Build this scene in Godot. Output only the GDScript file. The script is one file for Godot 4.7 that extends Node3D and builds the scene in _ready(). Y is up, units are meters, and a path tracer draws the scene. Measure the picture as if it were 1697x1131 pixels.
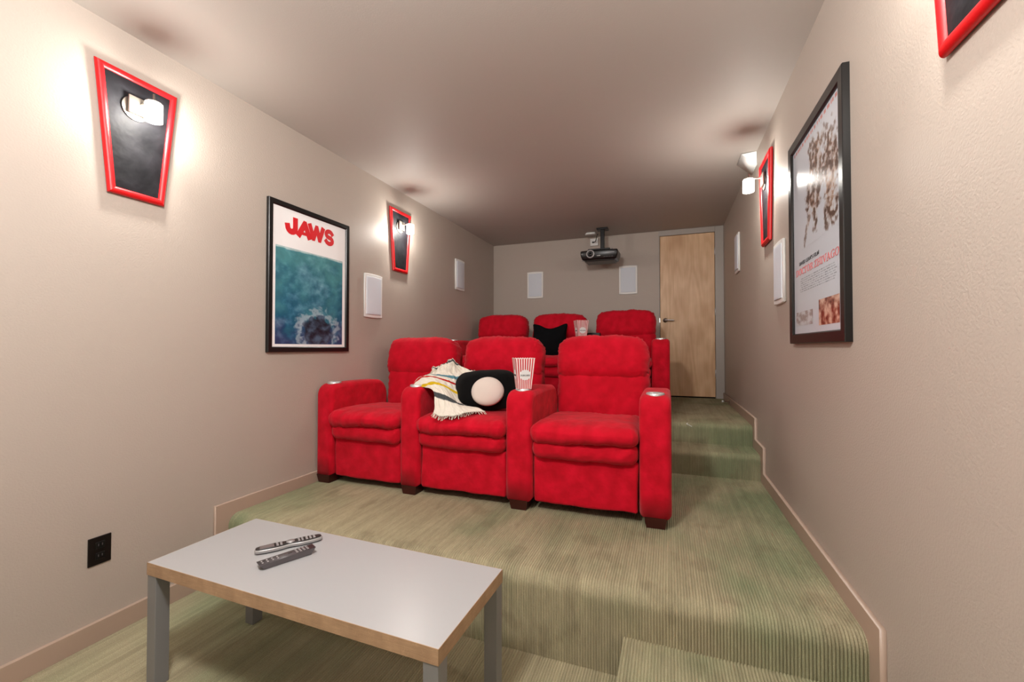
extends Node3D
# Home cinema. Units metres, y up, the deep axis of the room is -z, the camera stands at x = 0, z = 0.

const LEFT := -2.44        # inner face of the left wall
const RIGHT := 0.648       # inner face of the right wall
const BACK := -5.83        # inner face of the rear wall
const FRONT := 1.7         # inner face of the wall behind the camera
const CEIL := 2.85
const P1 := 0.345          # first carpeted platform
const STEP := 0.53         # intermediate step
const P2 := 0.695          # second platform
const RISE1 := -1.78
const RISE2 := -3.57
const RISE3 := -3.88

# lamp strengths
const SCONCE := 0.56
const ADDED_GLOBE := 3.2  # strength of the added globe, a stand-in for soft front light

var M := {}
var used := {}

# ways of moving the points of a rounded box
class Bend:
	func move(p: Vector3, _n: Vector3) -> Vector3:
		return p

class BendSoft extends Bend:
	var n1
	var n2
	var amp := 0.0
	var fine := 0.0
	func move(p: Vector3, n: Vector3) -> Vector3:
		return p + n * (amp * n1.get_noise_3dv(p) + fine * n2.get_noise_3dv(p))

class BendHeadrest extends Bend:
	var n1
	var n2
	var w := 0.0
	var h := 0.0
	func move(p: Vector3, n: Vector3) -> Vector3:
		var u := p.x / (w / 2)
		var v := p.y / (h / 2)
		var q := p
		# front swells, lower edge bows down a little, upper corners drop
		var dome: float = (1.0 - pow(absf(u), 3.0)) * (1.0 - pow(absf(v), 3.0))
		if n.z > -0.2:
			q.z += 0.045 * dome * clamp(n.z + 0.2, 0.0, 1.0)
		q.y -= 0.034 * pow(absf(u), 3.0) * clamp(v, 0.0, 1.0)
		q.y -= 0.018 * (1.0 - u * u) * clamp(-v, 0.0, 1.0)
		q.x *= 1.0 - 0.05 * clamp(v, 0.0, 1.0) * clamp(v, 0.0, 1.0)
		# seams running over the top, puckers along the rim
		var seam: float = exp(-pow((absf(q.x) - w * 0.02) / 0.006, 2.0)) * clamp(v + 0.2, 0.0, 1.0)
		var rim: float = clamp(absf(v) * 1.6 - 0.95, 0.0, 1.0) + clamp(absf(u) * 3.0 - 2.2, 0.0, 1.0)
		var pk: float = n2.get_noise_3d(q.x * 42.0 * (1.0 if absf(v) > absf(u) * 0.9 else 0.25), q.y * (9.0 if absf(v) > absf(u) * 0.9 else 42.0), 1.0)
		return q + n * (0.008 * n1.get_noise_3dv(p) + 0.011 * rim * pk - 0.004 * seam)

class BendBackrest extends Bend:
	var n1
	var n2
	var w := 0.0
	var h := 0.0
	func move(p: Vector3, n: Vector3) -> Vector3:
		var u := p.x / (w / 2)
		var v := p.y / (h / 2)
		var q := p
		if n.z > 0.0:
			q.z += 0.04 * n.z * (1.0 - u * u * u * u) * (1.0 - 0.5 * v * v) - 0.012 * exp(-pow(p.x / 0.014, 2.0)) * clamp(0.6 - v, 0.0, 1.0)
		q.x *= 1.0 - 0.06 * clamp(-v, 0.0, 1.0)
		var pk: float = n2.get_noise_3d(q.x * 9.0, q.y * 38.0, 1.0) * clamp(absf(u) * 3.0 - 2.0, 0.0, 1.0)
		return q + n * (0.010 * n1.get_noise_3dv(p) + 0.010 * pk)

class BendSeat extends Bend:
	var n1
	var n2
	var w := 0.0
	var d := 0.0
	var wave := 0.0
	func move(p: Vector3, n: Vector3) -> Vector3:
		var u := p.x / (w / 2)
		var f := p.z / (d / 2)          # 1 at the front
		var q := p
		if n.y > 0.0:
			q.y += 0.016 * n.y * (1.0 - u * u * u * u) * (1.0 - pow(absf(f), 4.0)) - 0.036 * n.y * clamp(f - 0.55, 0.0, 1.0)
		# the lower front edge rises at the left and sags at the right
		if n.y < 0.3 and f > 0.5:
			q.y += wave * sin(u * 2.6 + 0.5) * (0.3 - n.y) * clamp(f - 0.4, 0.0, 1.0)
		if n.z > 0.0:
			q.z += 0.018 * n.z * (1.0 - u * u)
		var pk: float = n2.get_noise_3d(q.x * 34.0, q.z * 10.0, 1.0) * clamp(absf(f) * 3.0 - 1.9, 0.0, 1.0)
		return q + n * (0.007 * n1.get_noise_3dv(p) + 0.008 * pk)

class BendGrille extends Bend:
	func move(p: Vector3, n: Vector3) -> Vector3:
		return p + Vector3(0, 0, 0.007 * (1.0 - pow(p.x / 0.1, 2.0)) if n.z > 0 else 0.0)

class BendProjector extends Bend:
	func move(q: Vector3, n: Vector3) -> Vector3:
		var k: float = 1.0 - 0.10 * clamp(-q.y / 0.06, 0.0, 1.0)
		return Vector3(q.x * k, q.y, q.z * k + 0.018 * (1.0 - pow(q.x / 0.23, 2.0)) * clamp(q.z / 0.16, 0.0, 1.0))

class BendPillow extends Bend:
	var n1
	var w := 0.0
	func move(p: Vector3, n: Vector3) -> Vector3:
		var u := p.x / (w / 2)
		var v := p.y / (w / 2)
		var puff: float = (1.0 - pow(absf(u), 2.2)) * (1.0 - pow(absf(v), 2.2))
		var q := p
		q.z *= 0.22 + 1.0 * sqrt(max(puff, 0.0))
		q.x *= 1.0 - 0.07 * (1.0 - v * v)
		q.y *= 1.0 - 0.05 * (1.0 - u * u)
		q.y -= 0.060 * exp(-pow(u / 0.55, 2.0)) * clamp(v, 0.0, 1.0)     # the top edge is dented
		return q + n * 0.010 * n1.get_noise_3dv(p)

class BendPlush extends Bend:
	var n1
	var w := 0.0
	var h := 0.0
	func move(p: Vector3, n: Vector3) -> Vector3:
		var u := p.x / (w / 2)
		var v := p.y / (h / 2)
		var puff: float = (1.0 - pow(absf(u), 2.6)) * (1.0 - pow(absf(v), 2.6))
		var q := p
		q.z *= 0.25 + 0.95 * sqrt(max(puff, 0.0))
		q.y *= 1.0 - 0.22 * pow(absf(u), 3.0)
		return q + n * 0.006 * n1.get_noise_3dv(p)

class BendPad extends Bend:
	var n1
	func move(p: Vector3, n: Vector3) -> Vector3:
		return p + n * 0.004 * n1.get_noise_3dv(p * 1.6)

# ------------------------------------------------------------------ scene set-up
func _ready() -> void:
	var cam := Camera3D.new()
	cam.name = "camera"
	cam.fov = rad_to_deg(2.0 * atan(565.5 / 704.0))
	cam.position = Vector3(0, 1.33, 0)
	cam.rotation = Vector3(deg_to_rad(0.936), deg_to_rad(20.232), 0)
	cam.near = 0.05
	add_child(cam)
	cam.current = true
	var we := WorldEnvironment.new()
	we.name = "environment"
	var env := Environment.new()
	env.background_mode = Environment.BG_COLOR
	env.background_color = Color(0, 0, 0)
	env.tonemap_mode = Environment.TONE_MAPPER_LINEAR
	env.tonemap_exposure = 1.22
	env.sdfgi_enabled = true
	env.ssao_enabled = true
	env.ssil_enabled = true
	we.environment = env
	add_child(we)
	make_materials()
	build_shell()
	build_rows()
	build_table()
	build_wall_things()
	build_small_things()

# ------------------------------------------------------------------ naming helpers
func numbered(called: String) -> String:
	if not used.has(called):
		used[called] = 0
		return called
	used[called] += 1
	return "%s_%03d" % [called, used[called]]

func thing(called: String, label: String, category: String, at := Vector3.ZERO, turn := 0.0, group := "") -> Node3D:
	var o := Node3D.new()
	o.name = numbered(called)
	add_child(o)
	o.position = at
	o.rotation.y = turn
	o.set_meta("label", label)
	o.set_meta("category", category)
	if group != "":
		o.set_meta("group", group)
	return o

func part(called: String, mesh: Mesh, mat: Material, parent: Node, at := Vector3.ZERO, rot := Vector3.ZERO) -> MeshInstance3D:
	var o := MeshInstance3D.new()
	o.name = called
	o.mesh = mesh
	o.material_override = mat
	o.position = at
	o.rotation = rot
	o.cast_shadow = GeometryInstance3D.SHADOW_CASTING_SETTING_ON
	parent.add_child(o, true)
	return o

func single(called: String, label: String, category: String, mesh: Mesh, mat: Material, at := Vector3.ZERO, rot := Vector3.ZERO, group := "") -> MeshInstance3D:
	var o := part(numbered(called), mesh, mat, self, at, rot)
	o.set_meta("label", label)
	o.set_meta("category", category)
	if group != "":
		o.set_meta("group", group)
	return o

func struct(called: String, mesh: Mesh, mat: Material, label: String, category: String, at := Vector3.ZERO) -> MeshInstance3D:
	var o := part(called, mesh, mat, self, at)
	o.set_meta("kind", "structure")
	o.set_meta("label", label)
	o.set_meta("category", category)
	return o

# ------------------------------------------------------------------ mesh helpers
func start() -> SurfaceTool:
	var st := SurfaceTool.new()
	st.begin(Mesh.PRIMITIVE_TRIANGLES)
	st.set_smooth_group(0)
	return st

func finish(st: SurfaceTool) -> ArrayMesh:
	st.generate_normals()
	st.index()
	return st.commit()

# corners given counter-clockwise as seen from outside
func quad(st: SurfaceTool, a: Vector3, b: Vector3, c: Vector3, d: Vector3) -> void:
	for v in [a, c, b, a, d, c]:
		st.add_vertex(v)

func tri(st: SurfaceTool, a: Vector3, b: Vector3, c: Vector3) -> void:
	for v in [a, c, b]:
		st.add_vertex(v)

# sheet through rows of points; outside is the side from which row x column runs counter-clockwise
func sheet(st: SurfaceTool, rows: Array, close_cols := false, close_rows := false) -> void:
	var nr := rows.size()
	var nc: int = rows[0].size()
	for i in (nr if close_rows else nr - 1):
		var r0: PackedVector3Array = rows[i]
		var r1: PackedVector3Array = rows[(i + 1) % nr]
		for j in (nc if close_cols else nc - 1):
			var k := (j + 1) % nc
			quad(st, r0[j], r0[k], r1[k], r1[j])

func stops(h: float, r: float, n: int, k: int) -> PackedFloat32Array:
	var out := PackedFloat32Array()
	for i in k:
		out.append(-(h - r) - r * tan(PI / 4.0 * (1.0 - float(i) / k)))
	for i in n + 1:
		out.append(-(h - r) + 2.0 * (h - r) * i / n)
	for i in k:
		out.append((h - r) + r * tan(PI / 4.0 * float(i + 1) / k))
	return out

# rounded box; bend(p, n) may move each point, cells is the wanted cell size
func soft_box(size: Vector3, r: float, k := 3, cell := 0.0, bend: Bend = null, xf := Transform3D(), into: SurfaceTool = null) -> ArrayMesh:
	var h := size / 2.0
	r = min(r, min(h.x, min(h.y, h.z)) * 0.999)
	var lists := []
	for a in 3:
		var n := 1 if cell <= 0.0 else int(max(1.0, ceil(2.0 * (h[a] - r) / cell)))
		lists.append(stops(h[a], r, n, k))
	var own := into == null
	var st: SurfaceTool = start() if own else into
	var soft := bend != null
	for axis in 3:
		var ua := (axis + 1) % 3
		var va := (axis + 2) % 3
		for s in [-1.0, 1.0]:
			var pts := []
			var nrm := []
			for v in lists[va]:
				var row := PackedVector3Array()
				var nrow := PackedVector3Array()
				for u in lists[ua]:
					var p := Vector3.ZERO
					p[axis] = s * h[axis]
					p[ua] = u
					p[va] = v
					var inner := p.clamp(-(h - Vector3.ONE * r), h - Vector3.ONE * r)
					var d := (p - inner).normalized()
					var q := inner + d * r
					if soft:
						q = bend.move(q, d)
					row.append(xf * q)
					nrow.append((xf.basis * d).normalized())
				pts.append(row)
				nrm.append(nrow)
			for i in pts.size() - 1:
				for j in pts[0].size() - 1:
					var ids := [[i, j], [i, j + 1], [i + 1, j + 1], [i + 1, j]]
					var order := [0, 2, 1, 0, 3, 2] if s > 0 else [0, 1, 2, 0, 2, 3]
					for o in order:
						var e: Array = ids[o]
						if not soft:
							st.set_normal(nrm[e[0]][e[1]])
						st.add_vertex(pts[e[0]][e[1]])
	if not own:
		return null
	if soft:
		return finish(st)
	st.index()
	return st.commit()

func boxes(list: Array, r := 0.0) -> ArrayMesh:      # list of [centre, size] joined into one mesh
	var st := start()
	for b in list:
		soft_box(b[1], r if r > 0.0 else 0.0005, 2 if r > 0.0 else 1, 0.0, null, Transform3D(Basis(), b[0]), st)
	st.index()
	return st.commit()

# polygon (counter-clockwise, xy) pulled along z from -depth/2 to depth/2 with rounded rims
func pull(poly: PackedVector2Array, depth: float, bevel: float, k := 3, xf := Transform3D(), into: SurfaceTool = null) -> ArrayMesh:
	var own := into == null
	var st: SurfaceTool = start() if own else into
	var n := poly.size()
	var nn := PackedVector2Array()
	for i in n:
		var e0 := (poly[i] - poly[(i + n - 1) % n]).normalized()
		var e1 := (poly[(i + 1) % n] - poly[i]).normalized()
		var m := (Vector2(e0.y, -e0.x) + Vector2(e1.y, -e1.x))
		m = m.normalized()
		var c: float = max(0.4, m.dot(Vector2(e1.y, -e1.x)))
		nn.append(m / c)
	var rings := []
	for i in k + 1:
		var a := PI / 2.0 * i / k
		rings.append([-depth / 2 + bevel * (1 - sin(a)), bevel * (1 - cos(PI / 2 - a)) if false else bevel * (1.0 - sin(a))])
	rings.clear()
	for i in k + 1:
		var a := PI / 2.0 * i / k
		rings.append([-depth / 2 + bevel * (1.0 - cos(a)), bevel * (1.0 - sin(a))])
	for i in k + 1:
		var a := PI / 2.0 * (k - i) / k
		rings.append([depth / 2 - bevel * (1.0 - cos(a)), bevel * (1.0 - sin(a))])
	var rows := []
	for rg in rings:
		var row := PackedVector3Array()
		for i in n:
			var p: Vector2 = poly[i] - nn[i] * float(rg[1])
			row.append(xf * Vector3(p.x, p.y, rg[0]))
		rows.append(row)
	sheet(st, rows, true)
	var flat := PackedVector2Array()
	for i in n:
		flat.append(poly[i] - nn[i] * bevel)
	var ids := Geometry2D.triangulate_polygon(flat)
	st.set_smooth_group(1)
	for t in range(0, ids.size(), 3):
		var a := flat[ids[t]]
		var b := flat[ids[t + 1]]
		var c := flat[ids[t + 2]]
		if (b - a).cross(c - a) < 0.0:
			var w := b
			b = c
			c = w
		tri(st, xf * Vector3(a.x, a.y, depth / 2), xf * Vector3(b.x, b.y, depth / 2), xf * Vector3(c.x, c.y, depth / 2))
		tri(st, xf * Vector3(a.x, a.y, -depth / 2), xf * Vector3(c.x, c.y, -depth / 2), xf * Vector3(b.x, b.y, -depth / 2))
	st.set_smooth_group(0)
	return finish(st) if own else null

# turned shape: profile of (radius, height), from bottom to top on the outside
func lathe(profile: Array, seg := 24, xf := Transform3D(), into: SurfaceTool = null) -> ArrayMesh:
	var own := into == null
	var st: SurfaceTool = start() if own else into
	for i in profile.size() - 1:
		st.set_smooth_group(i if profile[i].size() > 2 else 0)
		for j in seg:
			var a0 := TAU * j / seg
			var a1 := TAU * ((j + 1) % seg) / seg
			var p: Array = profile[i]
			var q: Array = profile[i + 1]
			var v := [Vector3(cos(a0) * p[0], p[1], -sin(a0) * p[0]), Vector3(cos(a1) * p[0], p[1], -sin(a1) * p[0]), Vector3(cos(a1) * q[0], q[1], -sin(a1) * q[0]), Vector3(cos(a0) * q[0], q[1], -sin(a0) * q[0])]
			if p[0] < 1e-6:
				tri(st, xf * v[0], xf * v[2], xf * v[3])
			elif q[0] < 1e-6:
				tri(st, xf * v[0], xf * v[1], xf * v[2])
			else:
				quad(st, xf * v[0], xf * v[1], xf * v[2], xf * v[3])
	st.set_smooth_group(0)
	return finish(st) if own else null

func tube(pts: Array, r: float, seg := 8, into: SurfaceTool = null) -> ArrayMesh:
	var own := into == null
	var st: SurfaceTool = start() if own else into
	var rows := []
	var last := Vector3.UP
	for i in pts.size():
		var d: Vector3 = (pts[min(i + 1, pts.size() - 1)] - pts[max(i - 1, 0)]).normalized()
		var side := d.cross(last)
		if side.length() < 0.05:
			side = d.cross(Vector3.RIGHT)
		side = side.normalized()
		var up := side.cross(d).normalized()
		last = up
		var row := PackedVector3Array()
		for j in seg:
			var a := TAU * j / seg
			row.append(pts[i] + (side * cos(a) + up * sin(a)) * r)
		rows.append(row)
	sheet(st, rows, true)
	for j in range(1, seg - 1):
		tri(st, rows[0][0], rows[0][j + 1], rows[0][j])
		var e: PackedVector3Array = rows[-1]
		tri(st, e[0], e[j], e[j + 1])
	return finish(st) if own else null

func curve_pts(list: Array, n := 24) -> Array:
	var c := Curve3D.new()
	for i in list.size():
		var t := Vector3.ZERO
		if i > 0 and i < list.size() - 1:
			t = (list[i + 1] - list[i - 1]) / 6.0
		c.add_point(list[i], -t, t)
	var out := []
	for i in n + 1:
		out.append(c.sample_baked(c.get_baked_length() * i / n, true))
	return out

# flat print with texture coordinates, facing +z, top left at (0,0) of the texture
func print_sheet(w: float, h: float) -> ArrayMesh:
	var st := start()
	var P := [Vector3(-w / 2, -h / 2, 0), Vector3(w / 2, -h / 2, 0), Vector3(w / 2, h / 2, 0), Vector3(-w / 2, h / 2, 0)]
	var U := [Vector2(0, 1), Vector2(1, 1), Vector2(1, 0), Vector2(0, 0)]
	for i in [0, 2, 1, 0, 3, 2]:
		st.set_normal(Vector3(0, 0, 1))
		st.set_uv(U[i])
		st.add_vertex(P[i])
	st.index()
	return st.commit()

func lettering(words: String, high: float, wide: float, serif := false, bold := true, fat := 0.0, slant := 0.0) -> ArrayMesh:
	var f := SystemFont.new()
	f.font_names = PackedStringArray(["Droid Serif" if serif else "Droid Sans"])
	f.font_weight = 700 if bold else 400
	var fv := FontVariation.new()
	fv.base_font = f
	fv.variation_embolden = fat
	if slant != 0.0:
		fv.variation_transform = Transform2D(Vector2(1, 0), Vector2(slant, 1), Vector2.ZERO)
	var tm := TextMesh.new()
	tm.text = words
	tm.font = fv
	tm.font_size = 64
	tm.pixel_size = 0.01
	tm.depth = 0.04
	tm.curve_step = 1.0
	# bring it to the wanted size
	var bb := tm.get_aabb()
	var st := SurfaceTool.new()
	st.begin(Mesh.PRIMITIVE_TRIANGLES)
	var sc := Vector3(wide / bb.size.x, high / bb.size.y, 0.03)
	var ctr := bb.get_center()
	for s in tm.get_surface_count():
		st.append_from(tm, s, Transform3D(Basis.from_scale(sc), -ctr * sc))
	return st.commit()

# ------------------------------------------------------------------ textures and materials
func noise(freq: float, kind := FastNoiseLite.TYPE_SIMPLEX_SMOOTH, oct := 3, sd := 1) -> FastNoiseLite:
	var f := FastNoiseLite.new()
	f.noise_type = kind
	f.frequency = freq
	f.fractal_octaves = oct
	f.seed = sd
	return f

func tex_noise(size: int, f: FastNoiseLite, lo: Color, hi: Color, gamma := 1.0) -> ImageTexture:
	var im := f.get_seamless_image(size, size, false, false, 0.2)
	im.convert(Image.FORMAT_RGB8)
	for y in size:
		for x in size:
			var v := pow(im.get_pixel(x, y).r, gamma)
			im.set_pixel(x, y, lo.lerp(hi, v))
	return ImageTexture.create_from_image(im)

func tex_normal(size: int, f: FastNoiseLite, strength: float) -> ImageTexture:
	var im := f.get_seamless_image(size, size, false, false, 0.2)
	im.convert(Image.FORMAT_RGBA8)
	im.bump_map_to_normal_map(strength)
	return ImageTexture.create_from_image(im)

func mat(c: Color, rough := 0.6, metal := 0.0, spec := 0.5) -> StandardMaterial3D:
	var m := StandardMaterial3D.new()
	m.albedo_color = c
	m.roughness = rough
	m.metallic = metal
	m.metallic_specular = spec
	return m

func triplanar(m: StandardMaterial3D, s: float, world := true) -> StandardMaterial3D:
	m.uv1_triplanar = true
	m.uv1_world_triplanar = world
	m.uv1_scale = Vector3.ONE * s
	return m

func lin(r: float, g: float, b: float) -> Color:
	return Color(r, g, b).srgb_to_linear()

func make_materials() -> void:
	var peel := tex_normal(512, noise(0.045, FastNoiseLite.TYPE_SIMPLEX_SMOOTH, 2, 4), 5.0)
	var w := mat(Color(0.705, 0.658, 0.617), 0.5)
	w.normal_enabled = true
	w.normal_texture = peel
	w.normal_scale = 0.26
	M.wall = triplanar(w, 4.0)
	var c := mat(Color(0.72, 0.69, 0.665), 0.6, 0.0, 0.35)
	c.normal_enabled = true
	c.normal_texture = peel
	c.normal_scale = 0.08
	M.ceiling = triplanar(c, 4.0)
	M.trim = mat(Color(0.70, 0.61, 0.545), 0.38)
	M.frame_paint = mat(Color(0.66, 0.63, 0.60), 0.4)
	var cp := mat(Color.WHITE, 0.95, 0.0, 0.15)
	cp.vertex_color_use_as_albedo = true
	cp.albedo_texture = tex_noise(256, noise(0.16, FastNoiseLite.TYPE_CELLULAR, 2, 9), Color(0.78, 0.78, 0.77), Color(1, 1, 1))
	cp.normal_enabled = true
	cp.normal_texture = tex_normal(256, noise(0.16, FastNoiseLite.TYPE_CELLULAR, 2, 9), 6.0)
	cp.normal_scale = 0.8
	cp.uv1_scale = Vector3(1, 1, 1)
	M.carpet = cp
	var red := mat(Color.WHITE, 0.8, 0.0, 0.25)
	red.albedo_texture = tex_noise(512, noise(0.012, FastNoiseLite.TYPE_SIMPLEX_SMOOTH, 5, 21), Color(0.67, 0.015, 0.10), Color(0.83, 0.05, 0.17))
	red.normal_enabled = true
	red.normal_texture = tex_normal(512, noise(0.02, FastNoiseLite.TYPE_SIMPLEX_SMOOTH, 5, 33), 5.0)
	red.normal_scale = 0.35
	red.rim_enabled = true
	red.rim = 0.15
	red.rim_tint = 0.9
	M.red = triplanar(red, 1.3)
	M.foot = mat(Color(0.22, 0.05, 0.035), 0.35)
	M.chrome = mat(Color(0.80, 0.80, 0.80), 0.22, 1.0)
	M.cup = mat(Color(0.82, 0.82, 0.82), 0.38, 0.7)
	M.cup_dark = mat(Color(0.74, 0.74, 0.74), 0.42, 0.6)
	var lam := mat(Color(0.66, 0.66, 0.665), 0.28)
	M.laminate = triplanar(lam, 1.0)
	var oak := mat(Color.WHITE, 0.5)
	oak.albedo_texture = grain_texture(256, 256, 60.0, 2.0, Color(0.60, 0.48, 0.37), Color(0.74, 0.61, 0.48), false, 5)
	M.oak = triplanar(oak, 2.5)
	M.leg_grey = mat(Color(0.50, 0.50, 0.50), 0.42)
	M.black_frame = mat(Color(0.055, 0.05, 0.05), 0.32)
	M.paper = mat(Color(0.90, 0.90, 0.90), 0.5)
	M.white = mat(Color(0.93, 0.93, 0.92), 0.5)
	M.grille = mat(Color(0.86, 0.885, 0.92), 0.65)
	M.poster_red = mat(Color(0.86, 0.07, 0.12), 0.5)
	M.poster_pink = mat(Color(0.83, 0.45, 0.45), 0.5)
	M.poster_ink = mat(Color(0.20, 0.19, 0.19), 0.5)
	var sr := mat(Color(0.83, 0.06, 0.085), 0.4)
	sr.normal_enabled = true
	sr.normal_texture = tex_normal(256, noise(0.02, FastNoiseLite.TYPE_SIMPLEX_SMOOTH, 4, 61), 3.0)
	sr.normal_scale = 0.3
	M.sconce_red = triplanar(sr, 4.0)
	var sp := mat(Color.WHITE, 0.62, 0.0, 0.3)
	sp.albedo_texture = tex_noise(256, noise(0.012, FastNoiseLite.TYPE_SIMPLEX_SMOOTH, 4, 71), Color(0.06, 0.06, 0.072), Color(0.13, 0.125, 0.14))
	sp.normal_enabled = true
	sp.normal_texture = tex_normal(256, noise(0.012, FastNoiseLite.TYPE_SIMPLEX_SMOOTH, 4, 71), 4.0)
	sp.normal_scale = 0.5
	M.sconce_panel = triplanar(sp, 2.2)
	M.nickel = mat(Color(0.58, 0.555, 0.52), 0.35, 0.9)
	var gl := mat(Color(1.0, 0.93, 0.80, 1.0), 0.3)
	gl.emission_enabled = true
	gl.emission = Color(1.0, 0.86, 0.62)
	gl.emission_energy_multiplier = 1.6
	M.glow = gl
	var globe := mat(Color(1, 1, 1), 0.4)
	globe.emission_enabled = true
	globe.emission = Color(1.0, 0.97, 0.94)
	globe.emission_energy_multiplier = 1.0
	M.globe = globe
	var clear := mat(Color(1, 0.98, 0.94, 0.22), 0.05)
	clear.transparency = BaseMaterial3D.TRANSPARENCY_ALPHA
	M.glass = clear
	M.black_plastic = mat(Color(0.05, 0.05, 0.055), 0.3)
	M.grey_plastic = mat(Color(0.33, 0.31, 0.32), 0.4)
	M.dark_plastic = mat(Color(0.13, 0.11, 0.11), 0.35)
	M.silver_plastic = mat(Color(0.66, 0.65, 0.65), 0.32, 0.4)
	M.lcd = mat(Color(0.42, 0.38, 0.38), 0.25)
	M.key = mat(Color(0.62, 0.60, 0.60), 0.4)
	M.lens = mat(Color(0.03, 0.03, 0.05), 0.05)
	M.outlet = mat(Color(0.06, 0.03, 0.03), 0.35)
	M.plush_black = mat(Color(0.05, 0.048, 0.05), 0.9, 0.0, 0.2)
	M.plush_black.rim_enabled = true
	M.plush_black.rim = 0.4
	M.plush_cream = mat(Color(0.84, 0.785, 0.75), 0.9, 0.0, 0.2)
	M.pillow_black = mat(Color(0.045, 0.05, 0.06), 0.85, 0.0, 0.2)
	var wool := mat(Color.WHITE, 0.95, 0.0, 0.1)
	wool.vertex_color_use_as_albedo = true
	M.wool = wool
	M.fringe = mat(Color(0.88, 0.85, 0.79), 0.95)
	M.crumb = mat(Color(0.33, 0.22, 0.12), 0.9)
	M.screen = mat(Color(0.90, 0.90, 0.90), 0.8)
	var door := mat(Color.WHITE, 0.42)
	door.albedo_texture = grain_texture(256, 1024, 3.4, 0.55, Color(0.77, 0.60, 0.44), Color(0.90, 0.76, 0.60), true, 3)
	M.door = triplanar(door, 1.0, false)
	M.door.uv1_scale = Vector3(1.0 / 0.70, 1.0 / 2.1, 1.0)
	M.door.uv1_offset = Vector3(0.5, 0.5, 0)
	M.door_edge = mat(Color(0.72, 0.55, 0.38), 0.5)

# veneer: growth rings cut lengthwise, with fine streaks
func grain_texture(w: int, h: int, rings: float, stretch: float, lo: Color, hi: Color, upright: bool, sd: int) -> ImageTexture:
	var im := Image.create(w, h, false, Image.FORMAT_RGB8)
	var a := noise(0.9, FastNoiseLite.TYPE_SIMPLEX_SMOOTH, 3, sd)
	var b := noise(14.0, FastNoiseLite.TYPE_SIMPLEX_SMOOTH, 3, sd + 1)
	var d := noise(1.6, FastNoiseLite.TYPE_SIMPLEX_SMOOTH, 3, sd + 2)
	for y in h:
		for x in w:
			var u := float(x) / w
			var v := float(y) / h
			if not upright:
				var s := u
				u = v
				v = s
			var n := a.get_noise_3d(u * 2.0, v * stretch * 2.0, 0.3)
			var ring := 0.5 + 0.5 * sin((u * rings + n * rings * 0.9) * TAU)
			var streak := b.get_noise_3d(u * 6.0, v * 0.35, 1.7)
			var cloud := d.get_noise_3d(u * 1.5, v * 3.0, 5.0)
			var t: float = clamp(0.55 + (ring - 0.5) * 0.30 + streak * 0.35 + cloud * 0.55, 0.0, 1.0)
			im.set_pixel(x, y, lo.lerp(hi, t))
	return ImageTexture.create_from_image(im)

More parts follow.
